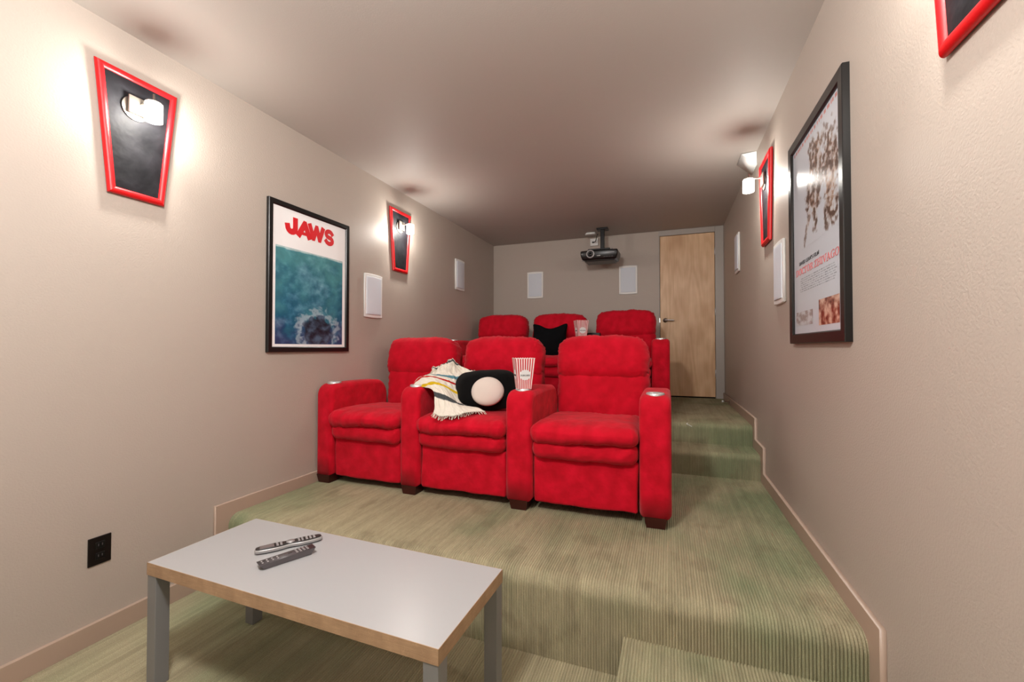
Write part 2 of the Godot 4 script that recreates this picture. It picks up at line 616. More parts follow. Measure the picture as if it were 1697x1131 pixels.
# ------------------------------------------------------------------ room
func build_shell() -> void:
	var t := 0.12
	var mid := (BACK + FRONT) / 2
	var len := FRONT - BACK
	var high := CEIL + 0.1
	struct("wall_left", boxes([[Vector3(LEFT - t / 2, CEIL / 2, mid), Vector3(t, high, len + 2 * t)]]), M.wall, "taupe textured side wall with the blue sea film poster", "wall")
	struct("wall_right", boxes([[Vector3(RIGHT + t / 2, CEIL / 2, mid), Vector3(t, high, len + 2 * t)]]), M.wall, "taupe textured side wall beside the carpeted steps", "wall")
	struct("wall_front", boxes([[Vector3((LEFT + RIGHT) / 2, CEIL / 2, FRONT + t / 2), Vector3(RIGHT - LEFT, high, t)]]), M.wall, "taupe wall at the screen end of the room", "wall")
	struct("ceiling", boxes([[Vector3((LEFT + RIGHT) / 2, CEIL + 0.06, mid), Vector3(RIGHT - LEFT + 2 * t, 0.12, len + 2 * t)]]), M.ceiling, "smooth taupe painted ceiling", "ceiling")
	# rear wall round the door opening
	var dl := -0.103
	var dr := 0.549
	var dtop := 2.782
	struct("wall_back", boxes([
		[Vector3((LEFT + dl) / 2, CEIL / 2, BACK - t / 2), Vector3(dl - LEFT, high, t)],
		[Vector3((dr + RIGHT) / 2, CEIL / 2, BACK - t / 2), Vector3(RIGHT - dr, high, t)],
		[Vector3((dl + dr) / 2, (dtop + CEIL) / 2, BACK - t / 2), Vector3(dr - dl, CEIL - dtop, t)]]), M.wall, "taupe rear wall with the wooden door", "wall")
	struct("trim_1", boxes([
		[Vector3(dr + 0.049, (P2 + CEIL) / 2, BACK + 0.004), Vector3(0.096, CEIL - P2, 0.01)],
		[Vector3((dl + dr) / 2 - 0.006, (dtop + CEIL) / 2, BACK + 0.004), Vector3(dr - dl + 0.012, CEIL - dtop, 0.01)],
		[Vector3(dl - 0.006, (P2 + dtop) / 2, BACK + 0.004), Vector3(0.012, dtop - P2, 0.01)]], 0.002), M.frame_paint, "grey painted frame round the wooden door", "door frame")
	# door
	var dw := dr - dl - 0.008
	var dh := dtop - P2 - 0.026
	var door := struct("door_1", soft_box(Vector3(dw, dh, 0.04), 0.003, 2), M.door, "flush birch veneer door with a lever handle", "door", Vector3((dl + dr) / 2, P2 + 0.022 + dh / 2, BACK - 0.022))
	var lever := part("handle", lathe([[0.0, 0.0], [0.030, 0.0], [0.030, 0.007], [0.026, 0.012], [0.012, 0.014], [0.011, 0.045], [0.0, 0.045]], 20, Transform3D(Basis(Vector3.RIGHT, PI / 2), Vector3.ZERO)), M.chrome, door, Vector3(-dw / 2 + 0.062, 1.687 - (P2 + 0.022 + dh / 2), 0.019))
	part("lever", tube(curve_pts([Vector3(-0.008, 0, 0.045), Vector3(0.03, 0.002, 0.05), Vector3(0.07, -0.002, 0.05), Vector3(0.105, -0.004, 0.046)], 12), 0.0095, 10), M.chrome, lever)
	part("strike_plate", boxes([[Vector3.ZERO, Vector3(0.012, 0.06, 0.004)]], 0.001), M.chrome, door, Vector3(-dw / 2 - 0.006, 1.687 - (P2 + 0.022 + dh / 2), 0.031))
	for y in [2.537, 1.78, 1.016]:
		part("hinge", lathe([[0.0, -0.045], [0.007, -0.045], [0.007, 0.045], [0.0, 0.045]], 12), M.cup, door, Vector3(dw / 2 + 0.002, y - (P2 + 0.022 + dh / 2), 0.024))
	build_floor()
	build_baseboards()
	# added screen, unseen behind the camera, to bounce soft light forward
	var scr := thing("added_screen", "added white projection screen, unseen on the front wall, bouncing soft light", "screen", Vector3((LEFT + RIGHT) / 2, 1.55, FRONT - 0.02))
	part("surface", boxes([[Vector3.ZERO, Vector3(2.3, 1.3, 0.012)]]), M.screen, scr)
	part("border", boxes([[Vector3(0, 0.68, 0.004), Vector3(2.46, 0.07, 0.03)], [Vector3(0, -0.68, 0.004), Vector3(2.46, 0.07, 0.03)], [Vector3(1.19, 0, 0.004), Vector3(0.07, 1.3, 0.03)], [Vector3(-1.19, 0, 0.004), Vector3(0.07, 1.3, 0.03)]], 0.004), M.black_frame, scr)

func rounded_path(corners: Array, cell: float) -> PackedVector2Array:
	var out := PackedVector2Array()
	var dense := PackedVector2Array()
	for i in corners.size():
		var c := Vector2(corners[i][0], corners[i][1])
		if i == 0 or i == corners.size() - 1:
			dense.append(c)
			continue
		var r: float = corners[i][2]
		var a := (Vector2(corners[i - 1][0], corners[i - 1][1]) - c).normalized()
		var b := (Vector2(corners[i + 1][0], corners[i + 1][1]) - c).normalized()
		var p := c + a * r
		var q := c + b * r
		var ctr := c + (a + b) * r
		for k in 9:
			var ang := PI / 2 * k / 8.0
			dense.append(ctr - b * r * cos(ang) - a * r * sin(ang))
	for i in dense.size() - 1:
		var l := dense[i].distance_to(dense[i + 1])
		var step := cell if dense[i].x <= 0.05 else 0.3
		var n := int(max(1.0, ceil(l / step)))
		for k in n:
			out.append(dense[i].lerp(dense[i + 1], float(k) / n))
	out.append(dense[-1])
	return out

# ribbed loop-pile carpet: ribs run along the path (z, y) and are spaced across x
func carpet_mesh(path: PackedVector2Array, x0: float, x1: float, sd: int, closed_ends := false) -> ArrayMesh:
	var pitch := 0.0112
	var ribs := int((x1 - x0) / pitch)
	pitch = (x1 - x0) / ribs
	var prof := [[0.0, 0.0], [0.14, 0.0060], [0.5, 0.0085], [0.86, 0.0060]]
	var slope := [0.0, -1.0, 0.0, 1.0]
	var cols := ribs * 4 + 1
	var rows := path.size()
	var V := PackedVector3Array()
	var N := PackedVector3Array()
	var C := PackedColorArray()
	var U := PackedVector2Array()
	var I := PackedInt32Array()
	var T := PackedFloat32Array()
	V.resize(cols * rows)
	N.resize(cols * rows)
	C.resize(cols * rows)
	U.resize(cols * rows)
	T.resize(cols * rows * 4)
	var big := noise(0.75, FastNoiseLite.TYPE_SIMPLEX_SMOOTH, 3, sd)
	var mid := noise(3.2, FastNoiseLite.TYPE_SIMPLEX_SMOOTH, 4, sd + 1)
	var streak := noise(7.0, FastNoiseLite.TYPE_SIMPLEX_SMOOTH, 3, sd + 2)
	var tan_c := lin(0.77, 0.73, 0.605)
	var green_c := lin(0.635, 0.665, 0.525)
	var dirt_c := lin(0.54, 0.49, 0.39)
	var rng := RandomNumberGenerator.new()
	rng.seed = sd
	var rib_tone := PackedFloat32Array()
	for i in ribs + 1:
		rib_tone.append(rng.randf_range(0.93, 1.05))
	var s := 0.0
	for r in rows:
		var d := (path[min(r + 1, rows - 1)] - path[max(r - 1, 0)]).normalized()
		var n2 := Vector2(-d.y, d.x)
		if n2.y < -0.01 or (absf(n2.y) < 0.01 and n2.x < 0):
			n2 = -n2
		if r > 0:
			s += path[r].distance_to(path[r - 1])
		var pz := path[r].x
		var py := path[r].y
		for c in cols:
			var rib := c / 4
			var q := c % 4
			var x: float = x0 + (rib + prof[q][0]) * pitch
			var lift: float = prof[q][1] + (rng.randf_range(-0.0005, 0.0005) if q > 0 else 0.0)
			var id := r * cols + c
			V[id] = Vector3(x, py + n2.y * lift, pz + n2.x * lift)
			N[id] = Vector3(-sin(-slope[q] * 0.9), n2.y * cos(slope[q]), n2.x * cos(slope[q])).normalized()
			U[id] = Vector2(x / 0.10, s / 0.10)
			T[id * 4] = 1.0
			T[id * 4 + 3] = 1.0
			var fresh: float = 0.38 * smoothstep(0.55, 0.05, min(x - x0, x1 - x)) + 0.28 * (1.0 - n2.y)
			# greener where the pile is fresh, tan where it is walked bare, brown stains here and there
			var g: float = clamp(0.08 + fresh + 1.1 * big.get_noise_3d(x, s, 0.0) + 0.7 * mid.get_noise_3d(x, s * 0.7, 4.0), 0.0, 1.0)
			var dirt: float = clamp(1.5 * (mid.get_noise_3d(x * 1.3, s * 1.1, 9.0) - 0.20), 0.0, 0.26)
			var st: float = 1.0 + 0.14 * streak.get_noise_3d(x * 2.0, s * 0.35, 2.0) + rng.randf_range(-0.07, 0.07)
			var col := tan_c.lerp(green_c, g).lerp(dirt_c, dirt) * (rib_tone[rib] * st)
			col.a = 1.0
			C[id] = col
	for r in rows - 1:
		for c in cols - 1:
			var a := r * cols + c
			var b := a + cols
			I.append_array(PackedInt32Array([a, b, a + 1, a + 1, b, b + 1]))
	var arr := []
	arr.resize(Mesh.ARRAY_MAX)
	arr[Mesh.ARRAY_VERTEX] = V
	arr[Mesh.ARRAY_NORMAL] = N
	arr[Mesh.ARRAY_TANGENT] = T
	arr[Mesh.ARRAY_COLOR] = C
	arr[Mesh.ARRAY_TEX_UV] = U
	arr[Mesh.ARRAY_INDEX] = I
	var m := ArrayMesh.new()
	m.add_surface_from_arrays(Mesh.PRIMITIVE_TRIANGLES, arr)
	return m

func build_floor() -> void:
	var path := rounded_path([[FRONT, 0.0], [RISE1, 0.0, 0.006], [RISE1, P1, 0.055], [RISE2, P1, 0.006], [RISE2, STEP, 0.035], [RISE3, STEP, 0.006], [RISE3, P2, 0.035], [BACK - 0.02, P2]], 0.025)
	var fl := struct("floor", carpet_mesh(path, LEFT, RIGHT, 12), M.carpet, "sage green and tan ribbed loop carpet over two platforms and steps", "carpet")
	part("platform_base", boxes([
		[Vector3((LEFT + RIGHT) / 2, -0.06, (FRONT + BACK) / 2), Vector3(RIGHT - LEFT + 0.2, 0.1, FRONT - BACK + 0.2)],
		[Vector3((LEFT + RIGHT) / 2, (P1 - 0.06) / 2, (RISE1 - 0.06 + BACK) / 2), Vector3(RIGHT - LEFT, P1 - 0.06, RISE1 - 0.06 - BACK)],
		[Vector3((LEFT + RIGHT) / 2, P2 / 2, (RISE3 - 0.06 + BACK) / 2), Vector3(RIGHT - LEFT, P2 - 0.06, RISE3 - 0.06 - BACK)]]), M.trim, fl)
	# low step before the first platform
	var x0 := -0.178
	var z1 := RISE1 + 0.34
	var sp := rounded_path([[z1 + 0.0, 0.0], [z1, 0.162, 0.03], [RISE1 - 0.01, 0.162]], 0.025)
	var stp := part("front_step", carpet_mesh(sp, x0, RIGHT, 31), M.carpet, fl)
	stp.set_meta("label", "low carpeted step in front of the first platform")
	var side := rounded_path([[x0, 0.0], [x0, 0.165]], 0.025)
	# its flank is the same carpet turned a quarter
	part("step_flank", carpet_mesh(side, -z1, -RISE1, 35), M.carpet, stp, Vector3.ZERO, Vector3(0, PI / 2, 0)).transform = Transform3D(Basis(Vector3(0, 0, -1), Vector3(0, 1, 0), Vector3(1, 0, 0)), Vector3.ZERO)

func stepped_board(levels: Array, start_z: float, end_z: float, drop: float) -> PackedVector2Array:
	# polygon in (depth, y): follows the treads at a constant height above them
	var hgt := 0.082
	var lead := 0.082
	var up := PackedVector2Array()
	up.append(Vector2(start_z, drop))
	var y: float = levels[0][1] + hgt
	up.append(Vector2(start_z, y))
	for i in range(1, levels.size()):
		up.append(Vector2(levels[i][0] - lead, y))
		y = levels[i][1] + hgt
		up.append(Vector2(levels[i][0] - lead, y))
	up.append(Vector2(end_z, y))
	var last: float = levels[levels.size() - 1][1] - 0.02
	up.append(Vector2(end_z, last))
	for i in range(levels.size() - 1, 0, -1):
		up.append(Vector2(levels[i][0] + 0.02, levels[i][1] - 0.02))
		up.append(Vector2(levels[i][0] + 0.02, levels[i - 1][1] - 0.02))
	up.append(Vector2(start_z + lead + 0.02, levels[0][1] - 0.02))
	up.append(Vector2(start_z + lead + 0.02, drop))
	return up

func build_baseboards() -> void:
	# depth runs along -z; local x of the polygon is depth
	var levels := [[-RISE1, P1], [-RISE2, STEP], [-RISE3, P2]]
	levels[0][0] = -RISE1
	var poly := stepped_board(levels, -RISE1 - 0.082, -BACK, -0.01)
	poly.reverse()
	var b := Basis(Vector3(0, 0, -1), Vector3(0, 1, 0), Vector3(1, 0, 0))
	for side in [["baseboard_left", LEFT + 0.01, "taupe baseboard stepping up the platforms under the blue film poster"], ["baseboard_right", RIGHT - 0.01, "taupe baseboard stepping up the carpeted steps beside the door"]]:
		struct(side[0], pull(poly, 0.02, 0.001, 1, Transform3D(b, Vector3(side[1], 0, 0))), M.trim, side[2], "baseboard")
	var low_end := RISE1 + 0.082
	for side in [["baseboard_left_low", LEFT + 0.01, "low taupe baseboard along the floor by the coffee table"], ["baseboard_right_low", RIGHT - 0.01, "low taupe baseboard along the wall by the front step"]]:
		struct(side[0], boxes([[Vector3(side[1], 0.04, (FRONT + low_end) / 2), Vector3(0.02, 0.11, FRONT - low_end)]], 0.002), M.trim, side[2], "baseboard")
	struct("baseboard_back", boxes([[Vector3((LEFT - 0.115) / 2, P2 + 0.035, BACK + 0.0075), Vector3(-0.115 - LEFT, 0.09, 0.015)]], 0.002), M.trim, "taupe baseboard along the rear wall behind the seats", "baseboard")

# ------------------------------------------------------------------ seating
func sculpt(seed_: int, amp: float, fine: float) -> Bend:
	var n1 := noise(5.0, FastNoiseLite.TYPE_SIMPLEX_SMOOTH, 2, seed_)
	var n2 := noise(22.0, FastNoiseLite.TYPE_SIMPLEX_SMOOTH, 2, seed_ + 7)
	var bend := BendSoft.new()
	bend.n1 = n1
	bend.n2 = n2
	bend.amp = amp
	bend.fine = fine
	return bend

func headrest_mesh(w: float, h: float, d: float, seed_: int) -> ArrayMesh:
	var n1 := noise(4.0, FastNoiseLite.TYPE_SIMPLEX_SMOOTH, 2, seed_)
	var n2 := noise(1.0, FastNoiseLite.TYPE_SIMPLEX_SMOOTH, 2, seed_ + 3)
	var bend := BendHeadrest.new()
	bend.n1 = n1
	bend.n2 = n2
	bend.w = w
	bend.h = h
	return soft_box(Vector3(w, h, d), 0.07, 7, 0.014, bend)

func backrest_mesh(w: float, h: float, d: float, seed_: int) -> ArrayMesh:
	var n1 := noise(4.0, FastNoiseLite.TYPE_SIMPLEX_SMOOTH, 2, seed_)
	var n2 := noise(1.0, FastNoiseLite.TYPE_SIMPLEX_SMOOTH, 2, seed_ + 3)
	var bend := BendBackrest.new()
	bend.n1 = n1
	bend.n2 = n2
	bend.w = w
	bend.h = h
	return soft_box(Vector3(w, h, d), 0.06, 5, 0.018, bend)

func cushion_mesh(w: float, h: float, d: float, seed_: int, wave: float) -> ArrayMesh:
	var n1 := noise(4.5, FastNoiseLite.TYPE_SIMPLEX_SMOOTH, 2, seed_)
	var n2 := noise(1.0, FastNoiseLite.TYPE_SIMPLEX_SMOOTH, 2, seed_ + 5)
	var bend := BendSeat.new()
	bend.n1 = n1
	bend.n2 = n2
	bend.w = w
	bend.d = d
	bend.wave = wave
	return soft_box(Vector3(w, h, d), h * 0.46, 6, 0.016, bend)

func arm_profile(high: float, long: float) -> PackedVector2Array:
	# (z as x, y): front at x = 0 to the right, back towards -long; counter-clockwise
	var out := PackedVector2Array()
	var r := 0.085
	for i in 6:
		out.append(Vector2(-long + long * i / 6.0, 0.055))
	for i in 4:
		out.append(Vector2(0.0, 0.055 + (high - r - 0.055) * i / 4.0))
	for i in 9:
		var a := PI / 2 * i / 8.0
		out.append(Vector2(-r + r * cos(a), high - r + r * sin(a)))
	var r2 := 0.13
	for i in 4:
		out.append(Vector2(-r - (long - r - r2) * (i + 1) / 5.0, high + 0.004 * sin(PI * (i + 1) / 5.0)))
	for i in 9:
		var a := PI / 2 + PI / 2 * i / 8.0
		out.append(Vector2(-long + r2 + r2 * cos(a), high - r2 + r2 * sin(a)))
	out.append(Vector2(-long, 0.3))
	return out

func seat_row(called: String, label: String, at: Vector3, drops: Array, sd: int) -> Node3D:
	var row := thing(called, label, "sofa", at, 0.0, "rows of red cinema seats")
	var arms := [[-2.428, -2.283], [-1.707, -1.556], [-0.942, -0.772], [-0.156, 0.012]]
	var high := 0.715
	var long := 0.66
	var b := Basis(Vector3(0, 0, 1), Vector3(0, 1, 0), Vector3(-1, 0, 0))
	for i in 4:
		var x0: float = arms[i][0]
		var x1: float = arms[i][1]
		var cx := (x0 + x1) / 2
		var wob := noise(3.0, FastNoiseLite.TYPE_SIMPLEX_SMOOTH, 2, sd + i)
		var arm := part("armrest", pull(arm_profile(high, long), x1 - x0, 0.032, 5, Transform3D(b, Vector3.ZERO)), M.red, row, Vector3(cx, 0, 0))
		part("cup_holder", lathe([[0.0, 0.002], [0.034, 0.002], [0.037, 0.006, 1], [0.041, 0.008], [0.047, 0.008], [0.050, 0.004], [0.050, -0.012, 1], [0.0, -0.012]], 32), M.cup, arm, Vector3(0, high + 0.002, -0.105))
		part("cup_well", lathe([[0.0, 0.0], [0.034, 0.0], [0.034, 0.0025, 1], [0.0, 0.0025]], 32), M.cup_dark, arm, Vector3(0, high + 0.003, -0.105))
		for z in [-0.055, -long + 0.06]:
			part("foot", taper(0.115, 0.095, 0.06), M.foot, arm, Vector3(0, 0, z))
	for i in 3:
		var x0: float = arms[i][1]
		var x1: float = arms[i + 1][0]
		var w := x1 - x0
		var cx := (x0 + x1) / 2
		part("footrest_panel", soft_box(Vector3(w - 0.012, 0.285, 0.10), 0.018, 3, 0.03, sculpt(sd + 20 + i, 0.008, 0.002)), M.red, row, Vector3(cx, 0.195, -0.075))
		part("seat_base", boxes([[Vector3(0, 0, 0), Vector3(w - 0.02, 0.3, 0.60)]], 0.01), M.red, row, Vector3(cx, 0.23, -0.42))
		part("front_roll", soft_box(Vector3(w - 0.004, 0.120, 0.26), 0.052, 5, 0.02, sculpt(sd + 30 + i, 0.008, 0.003)), M.red, row, Vector3(cx, 0.384, -0.10))
		part("seat_cushion", cushion_mesh(w + 0.004, 0.115, 0.62, sd + 40 + i, 0.014), M.red, row, Vector3(cx, 0.472, -0.255), Vector3(-0.03, 0, 0))
		var tilt := -0.20
		var lower := part("backrest", backrest_mesh(w + 0.045, 0.40, 0.20, sd + 50 + i), M.red, row, Vector3(cx, 0.615, -0.755), Vector3(tilt, 0, 0))
		part("headrest", headrest_mesh(0.665, 0.33, 0.20, sd + 60 + i), M.red, row, Vector3(cx, 0.902 - float(drops[i]), -0.785), Vector3(tilt - 0.03, 0, 0))
		part("back_shell", soft_box(Vector3(0.62, 0.86, 0.10), 0.04, 4, 0.0), M.red, row, Vector3(cx, 0.52, -0.83), Vector3(-0.13, 0, 0))
	return row

func taper(top: float, bottom: float, high: float) -> ArrayMesh:
	var st := start()
	var a := [Vector3(-bottom, 0, bottom) / 2, Vector3(bottom, 0, bottom) / 2, Vector3(bottom, 0, -bottom) / 2, Vector3(-bottom, 0, -bottom) / 2]
	var c := [Vector3(-top, 2 * high, top) / 2, Vector3(top, 2 * high, top) / 2, Vector3(top, 2 * high, -top) / 2, Vector3(-top, 2 * high, -top) / 2]
	for i in 4:
		st.set_smooth_group(i + 1)
		quad(st, a[i], a[(i + 1) % 4], c[(i + 1) % 4], c[i])
	st.set_smooth_group(6)
	quad(st, c[0], c[1], c[2], c[3])
	st.set_smooth_group(7)
	quad(st, a[3], a[2], a[1], a[0])
	return finish(st)

func build_rows() -> void:
	var y := 0.0075
	seat_row("cinema_sofa", "red three-seat cinema sofa on the lower platform holding the striped blanket", Vector3(0, P1 + y, -2.43), [0.0, 0.0, 0.0], 100)
	seat_row("cinema_sofa", "red three-seat cinema sofa on the upper platform by the rear wall", Vector3(0.0, P2 + y, -4.31), [0.02, 0.022, 0.0], 200)

# ------------------------------------------------------------------ table and remotes
func build_table() -> void:
	var t := thing("coffee_table", "low rectangular coffee table with grey top, oak edge and square grey legs", "table", Vector3(-1.264, 0.0065, -1.302), deg_to_rad(-1.2))
	var w := 1.322
	var d := 0.464
	var h := 0.4805
	var top := part("tabletop", soft_box(Vector3(w - 0.003, 0.046, d - 0.003), 0.001, 1), M.laminate, t, Vector3(0, h - 0.0235, 0))
	var e := 0.002
	part("edge_band", boxes([
		[Vector3(0, -0.001, d / 2 - e / 2), Vector3(w, 0.0475, e)], [Vector3(0, -0.001, -d / 2 + e / 2), Vector3(w, 0.0475, e)],
		[Vector3(w / 2 - e / 2, -0.001, 0), Vector3(e, 0.0475, d)], [Vector3(-w / 2 + e / 2, -0.001, 0), Vector3(e, 0.0475, d)]]), M.oak, top)
	for sx in [-1.0, 1.0]:
		for sz in [-1.0, 1.0]:
			part("leg", soft_box(Vector3(0.051, h - 0.047, 0.051), 0.002, 2), M.leg_grey, t, Vector3(sx * (w / 2 - 0.0275), (h - 0.047) / 2, sz * (d / 2 - 0.0275)))
	var ty := 0.4875
	# long two-lobed remote
	var r1 := thing("remote_control", "long silver-edged remote control with a grey display lying on the coffee table", "remote control", Vector3(-1.513, ty, -1.377), atan2(0.204, 0.154), "remote controls on the coffee table")
	var outline := PackedVector2Array()
	var L := 0.128
	for i in 48:
		var a := TAU * i / 48.0
		var x := L * signf(cos(a)) * pow(absf(cos(a)), 0.75)
		var half := 0.0255 - 0.009 * exp(-pow(x / 0.028, 2.0))
		outline.append(Vector2(x, half * signf(sin(a)) * pow(absf(sin(a)), 0.55)))
	var lay := Basis(Vector3(1, 0, 0), Vector3(0, 0, -1), Vector3(0, 1, 0))   # polygon plane -> table plane
	part("shell", pull(outline, 0.016, 0.006, 3, Transform3D(lay, Vector3(0, 0.010, 0))), M.silver_plastic, r1)
	var small := PackedVector2Array()
	for p in outline:
		small.append(Vector2(p.x * 0.97, p.y * 0.86))
	part("faceplate", pull(small, 0.006, 0.002, 2, Transform3D(lay, Vector3(0, 0.0185, 0))), M.dark_plastic, r1)
	part("underside", pull(small, 0.006, 0.002, 2, Transform3D(lay, Vector3(0, 0.003, 0))), M.black_plastic, r1)
	part("display", boxes([[Vector3.ZERO, Vector3(0.052, 0.002, 0.030)]], 0.0008), M.lcd, r1, Vector3(-0.083, 0.0216, 0))
	part("centre_button", lathe([[0.0, -0.002], [0.017, -0.002], [0.016, 0.002], [0.0, 0.003]], 20), M.silver_plastic, r1, Vector3(0.004, 0.022, 0))
	for i in 3:
		for j in 3:
			part("button", boxes([[Vector3.ZERO, Vector3(0.009, 0.003, 0.0075)]], 0.001), M.key, r1, Vector3(0.066 + 0.0145 * i, 0.0220, -0.0125 + 0.0125 * j))
	for i in 2:
		for j in 4:
			part("button", boxes([[Vector3.ZERO, Vector3(0.009, 0.003, 0.0045)]], 0.001), M.key, r1, Vector3(-0.045 + 0.014 * i, 0.0220, -0.015 + 0.010 * j))
			part("button", boxes([[Vector3.ZERO, Vector3(0.008, 0.003, 0.0045)]], 0.001), M.key, r1, Vector3(0.036 + 0.013 * i, 0.0220, -0.015 + 0.010 * j))
	# slim wedge remote
	var r2 := thing("remote_control", "slim dark grey wedge-shaped remote control beside the long silver-edged one", "remote control", Vector3(-1.428, ty, -1.288), atan2(0.19, 0.09), "remote controls on the coffee table")
	var prof := PackedVector2Array([Vector2(-0.085, 0), Vector2(0.085, 0), Vector2(0.103, 0.024), Vector2(-0.103, 0.020)])
	part("body", pull(prof, 0.046, 0.002, 2), M.grey_plastic, r2)
	for i in 4:
		for j in 3:
			part("button", boxes([[Vector3.ZERO, Vector3(0.008, 0.002, 0.006)]], 0.0008), M.key, r2, Vector3(0.035 + 0.0135 * i, 0.0235 + 0.0003 * i, -0.012 + 0.012 * j), Vector3(0, 0, 0.019))
	for i in 4:
		for j in 2:
			part("button", boxes([[Vector3.ZERO, Vector3(0.006, 0.002, 0.008)]], 0.0008), M.key, r2, Vector3(-0.088 + 0.018 * i, 0.0209 + 0.00035 * i, -0.008 + 0.016 * j), Vector3(0, 0, 0.019))
	part("logo_mark", boxes([[Vector3.ZERO, Vector3(0.014, 0.001, 0.006)]]), M.dark_plastic, r2, Vector3(0.012, 0.0226, -0.002), Vector3(0, 0, 0.019))

# ------------------------------------------------------------------ things on the walls
const ON_LEFT := PI / 2
const ON_RIGHT := -PI / 2

func build_wall_things() -> void:
	sconce(Vector3(LEFT, 2.352, -1.300), ON_LEFT, "red-framed tapered wall sconce on the side with the blue sea poster, beside the poster's title")
	sconce(Vector3(LEFT, 2.358, -3.465), ON_LEFT, "red-framed tapered wall sconce on the blue poster's wall, nearest the rear wall")
	sconce(Vector3(RIGHT, 2.345, -3.330), ON_RIGHT, "red-framed tapered wall sconce on the steps' wall between the door and the pale poster")
	sconce(Vector3(RIGHT, 2.338, -1.215), ON_RIGHT, "red-framed tapered wall sconce on the steps' wall, on the screen side of the pale poster")
	added_globe_lamp()
	sea_poster()
	pale_poster()
	speaker(Vector3(LEFT, 1.785, -3.072), ON_LEFT, "white in-wall speaker low beside the blue sea poster")
	speaker(Vector3(LEFT, 2.235, -4.72), ON_LEFT, "white in-wall speaker on the blue poster's wall near the rear corner")
	speaker(Vector3(RIGHT, 1.79, -3.00), ON_RIGHT, "white in-wall speaker low beside the pale film poster")
	speaker(Vector3(RIGHT, 2.26, -4.68), ON_RIGHT, "white in-wall speaker on the steps' wall near the door")
	speaker(Vector3(-1.79, 2.232, BACK), 0.0, "white in-wall speaker on the rear wall, the one farther from the door")
	speaker(Vector3(-0.50, 2.235, BACK), 0.0, "white in-wall speaker on the rear wall between the projector and the door")
	# dark outlet plate
	var o := thing("wall_outlet", "dark brown outlet plate on the wall above the low baseboard", "outlet", Vector3(LEFT, 0.41, -1.18), ON_LEFT)
	part("cover_plate", soft_box(Vector3(0.085, 0.126, 0.007), 0.003, 2), M.outlet, o, Vector3(0, 0, 0.0035))
	for y in [-0.024, 0.024]:
		var rc := part("receptacle", soft_box(Vector3(0.034, 0.030, 0.004), 0.002, 2), M.black_plastic, o, Vector3(0, y, 0.008))
		for x in [-0.007, 0.007]:
			part("slot", boxes([[Vector3.ZERO, Vector3(0.003, 0.010, 0.002)]]), M.grey_plastic, rc, Vector3(x, 0.002, 0.002))
	# projector
	projector()
	# rear outlet feeding the projector
	var po := thing("cable_outlet", "white cable box on the rear wall behind the projector mount", "outlet", Vector3(-0.945, 2.775, BACK))
	part("cover_plate", soft_box(Vector3(0.105, 0.10, 0.030), 0.004, 2), M.white, po, Vector3(0, 0, 0.015))
	part("socket", lathe([[0.0, 0.0], [0.012, 0.0], [0.012, 0.006, 1], [0.0, 0.006]], 14, Transform3D(Basis(Vector3.RIGHT, PI / 2), Vector3.ZERO)), M.black_plastic, po, Vector3(-0.015, -0.004, 0.030))
	part("cable", tube(curve_pts([Vector3(-0.015, -0.004, 0.034), Vector3(0.03, -0.01, 0.10), Vector3(0.06, 0.02, 0.20), Vector3(0.09, 0.03, 0.30)], 20), 0.006, 8), M.black_plastic, po)
	single("cable_cover", "short white cable cover on the ceiling in front of the cable box", "cable cover", pull(PackedVector2Array([Vector2(-0.09, -0.03), Vector2(0.06, -0.03), Vector2(0.06, 0.03), Vector2(-0.05, 0.03)]), 0.022, 0.003, 2), M.white, Vector3(-0.955, CEIL - 0.011, -5.60), Vector3(PI / 2, 0, 0))
	# door stop
	var ds := thing("door_stop", "chrome door stop sticking out of the stepped baseboard by the door", "door stop", Vector3(RIGHT - 0.02, P2 + 0.045, -5.22), ON_RIGHT)
	var tr := Transform3D(Basis(Vector3.RIGHT, PI / 2), Vector3.ZERO)
	part("rod", lathe([[0.0, 0.0], [0.016, 0.0], [0.016, 0.004], [0.007, 0.008], [0.006, 0.066], [0.0, 0.066]], 14, tr), M.chrome, ds)
	part("tip", lathe([[0.0, 0.0], [0.011, 0.0], [0.011, 0.014], [0.0, 0.016]], 14, tr), M.white, ds, Vector3(0, 0, 0.064))
	# small white triangular corner bracket under the ceiling
	single("corner_wedge", "small white triangular wedge under the ceiling above the sconce near the steps", "wedge", pull(PackedVector2Array([Vector2(-0.002, -0.001), Vector2(-0.108, -0.010), Vector2(-0.002, -0.108)]), 0.22, 0.003, 2), M.white, Vector3(RIGHT, CEIL, -3.81))

func offset_poly(poly: PackedVector2Array, by: float) -> PackedVector2Array:
	var n := poly.size()
	var out := PackedVector2Array()
	for i in n:
		var e0 := (poly[i] - poly[(i + n - 1) % n]).normalized()
		var e1 := (poly[(i + 1) % n] - poly[i]).normalized()
		var n0 := Vector2(e0.y, -e0.x)
		var n1 := Vector2(e1.y, -e1.x)
		var m := (n0 + n1).normalized()
		out.append(poly[i] - m * by / m.dot(n1))
	return out

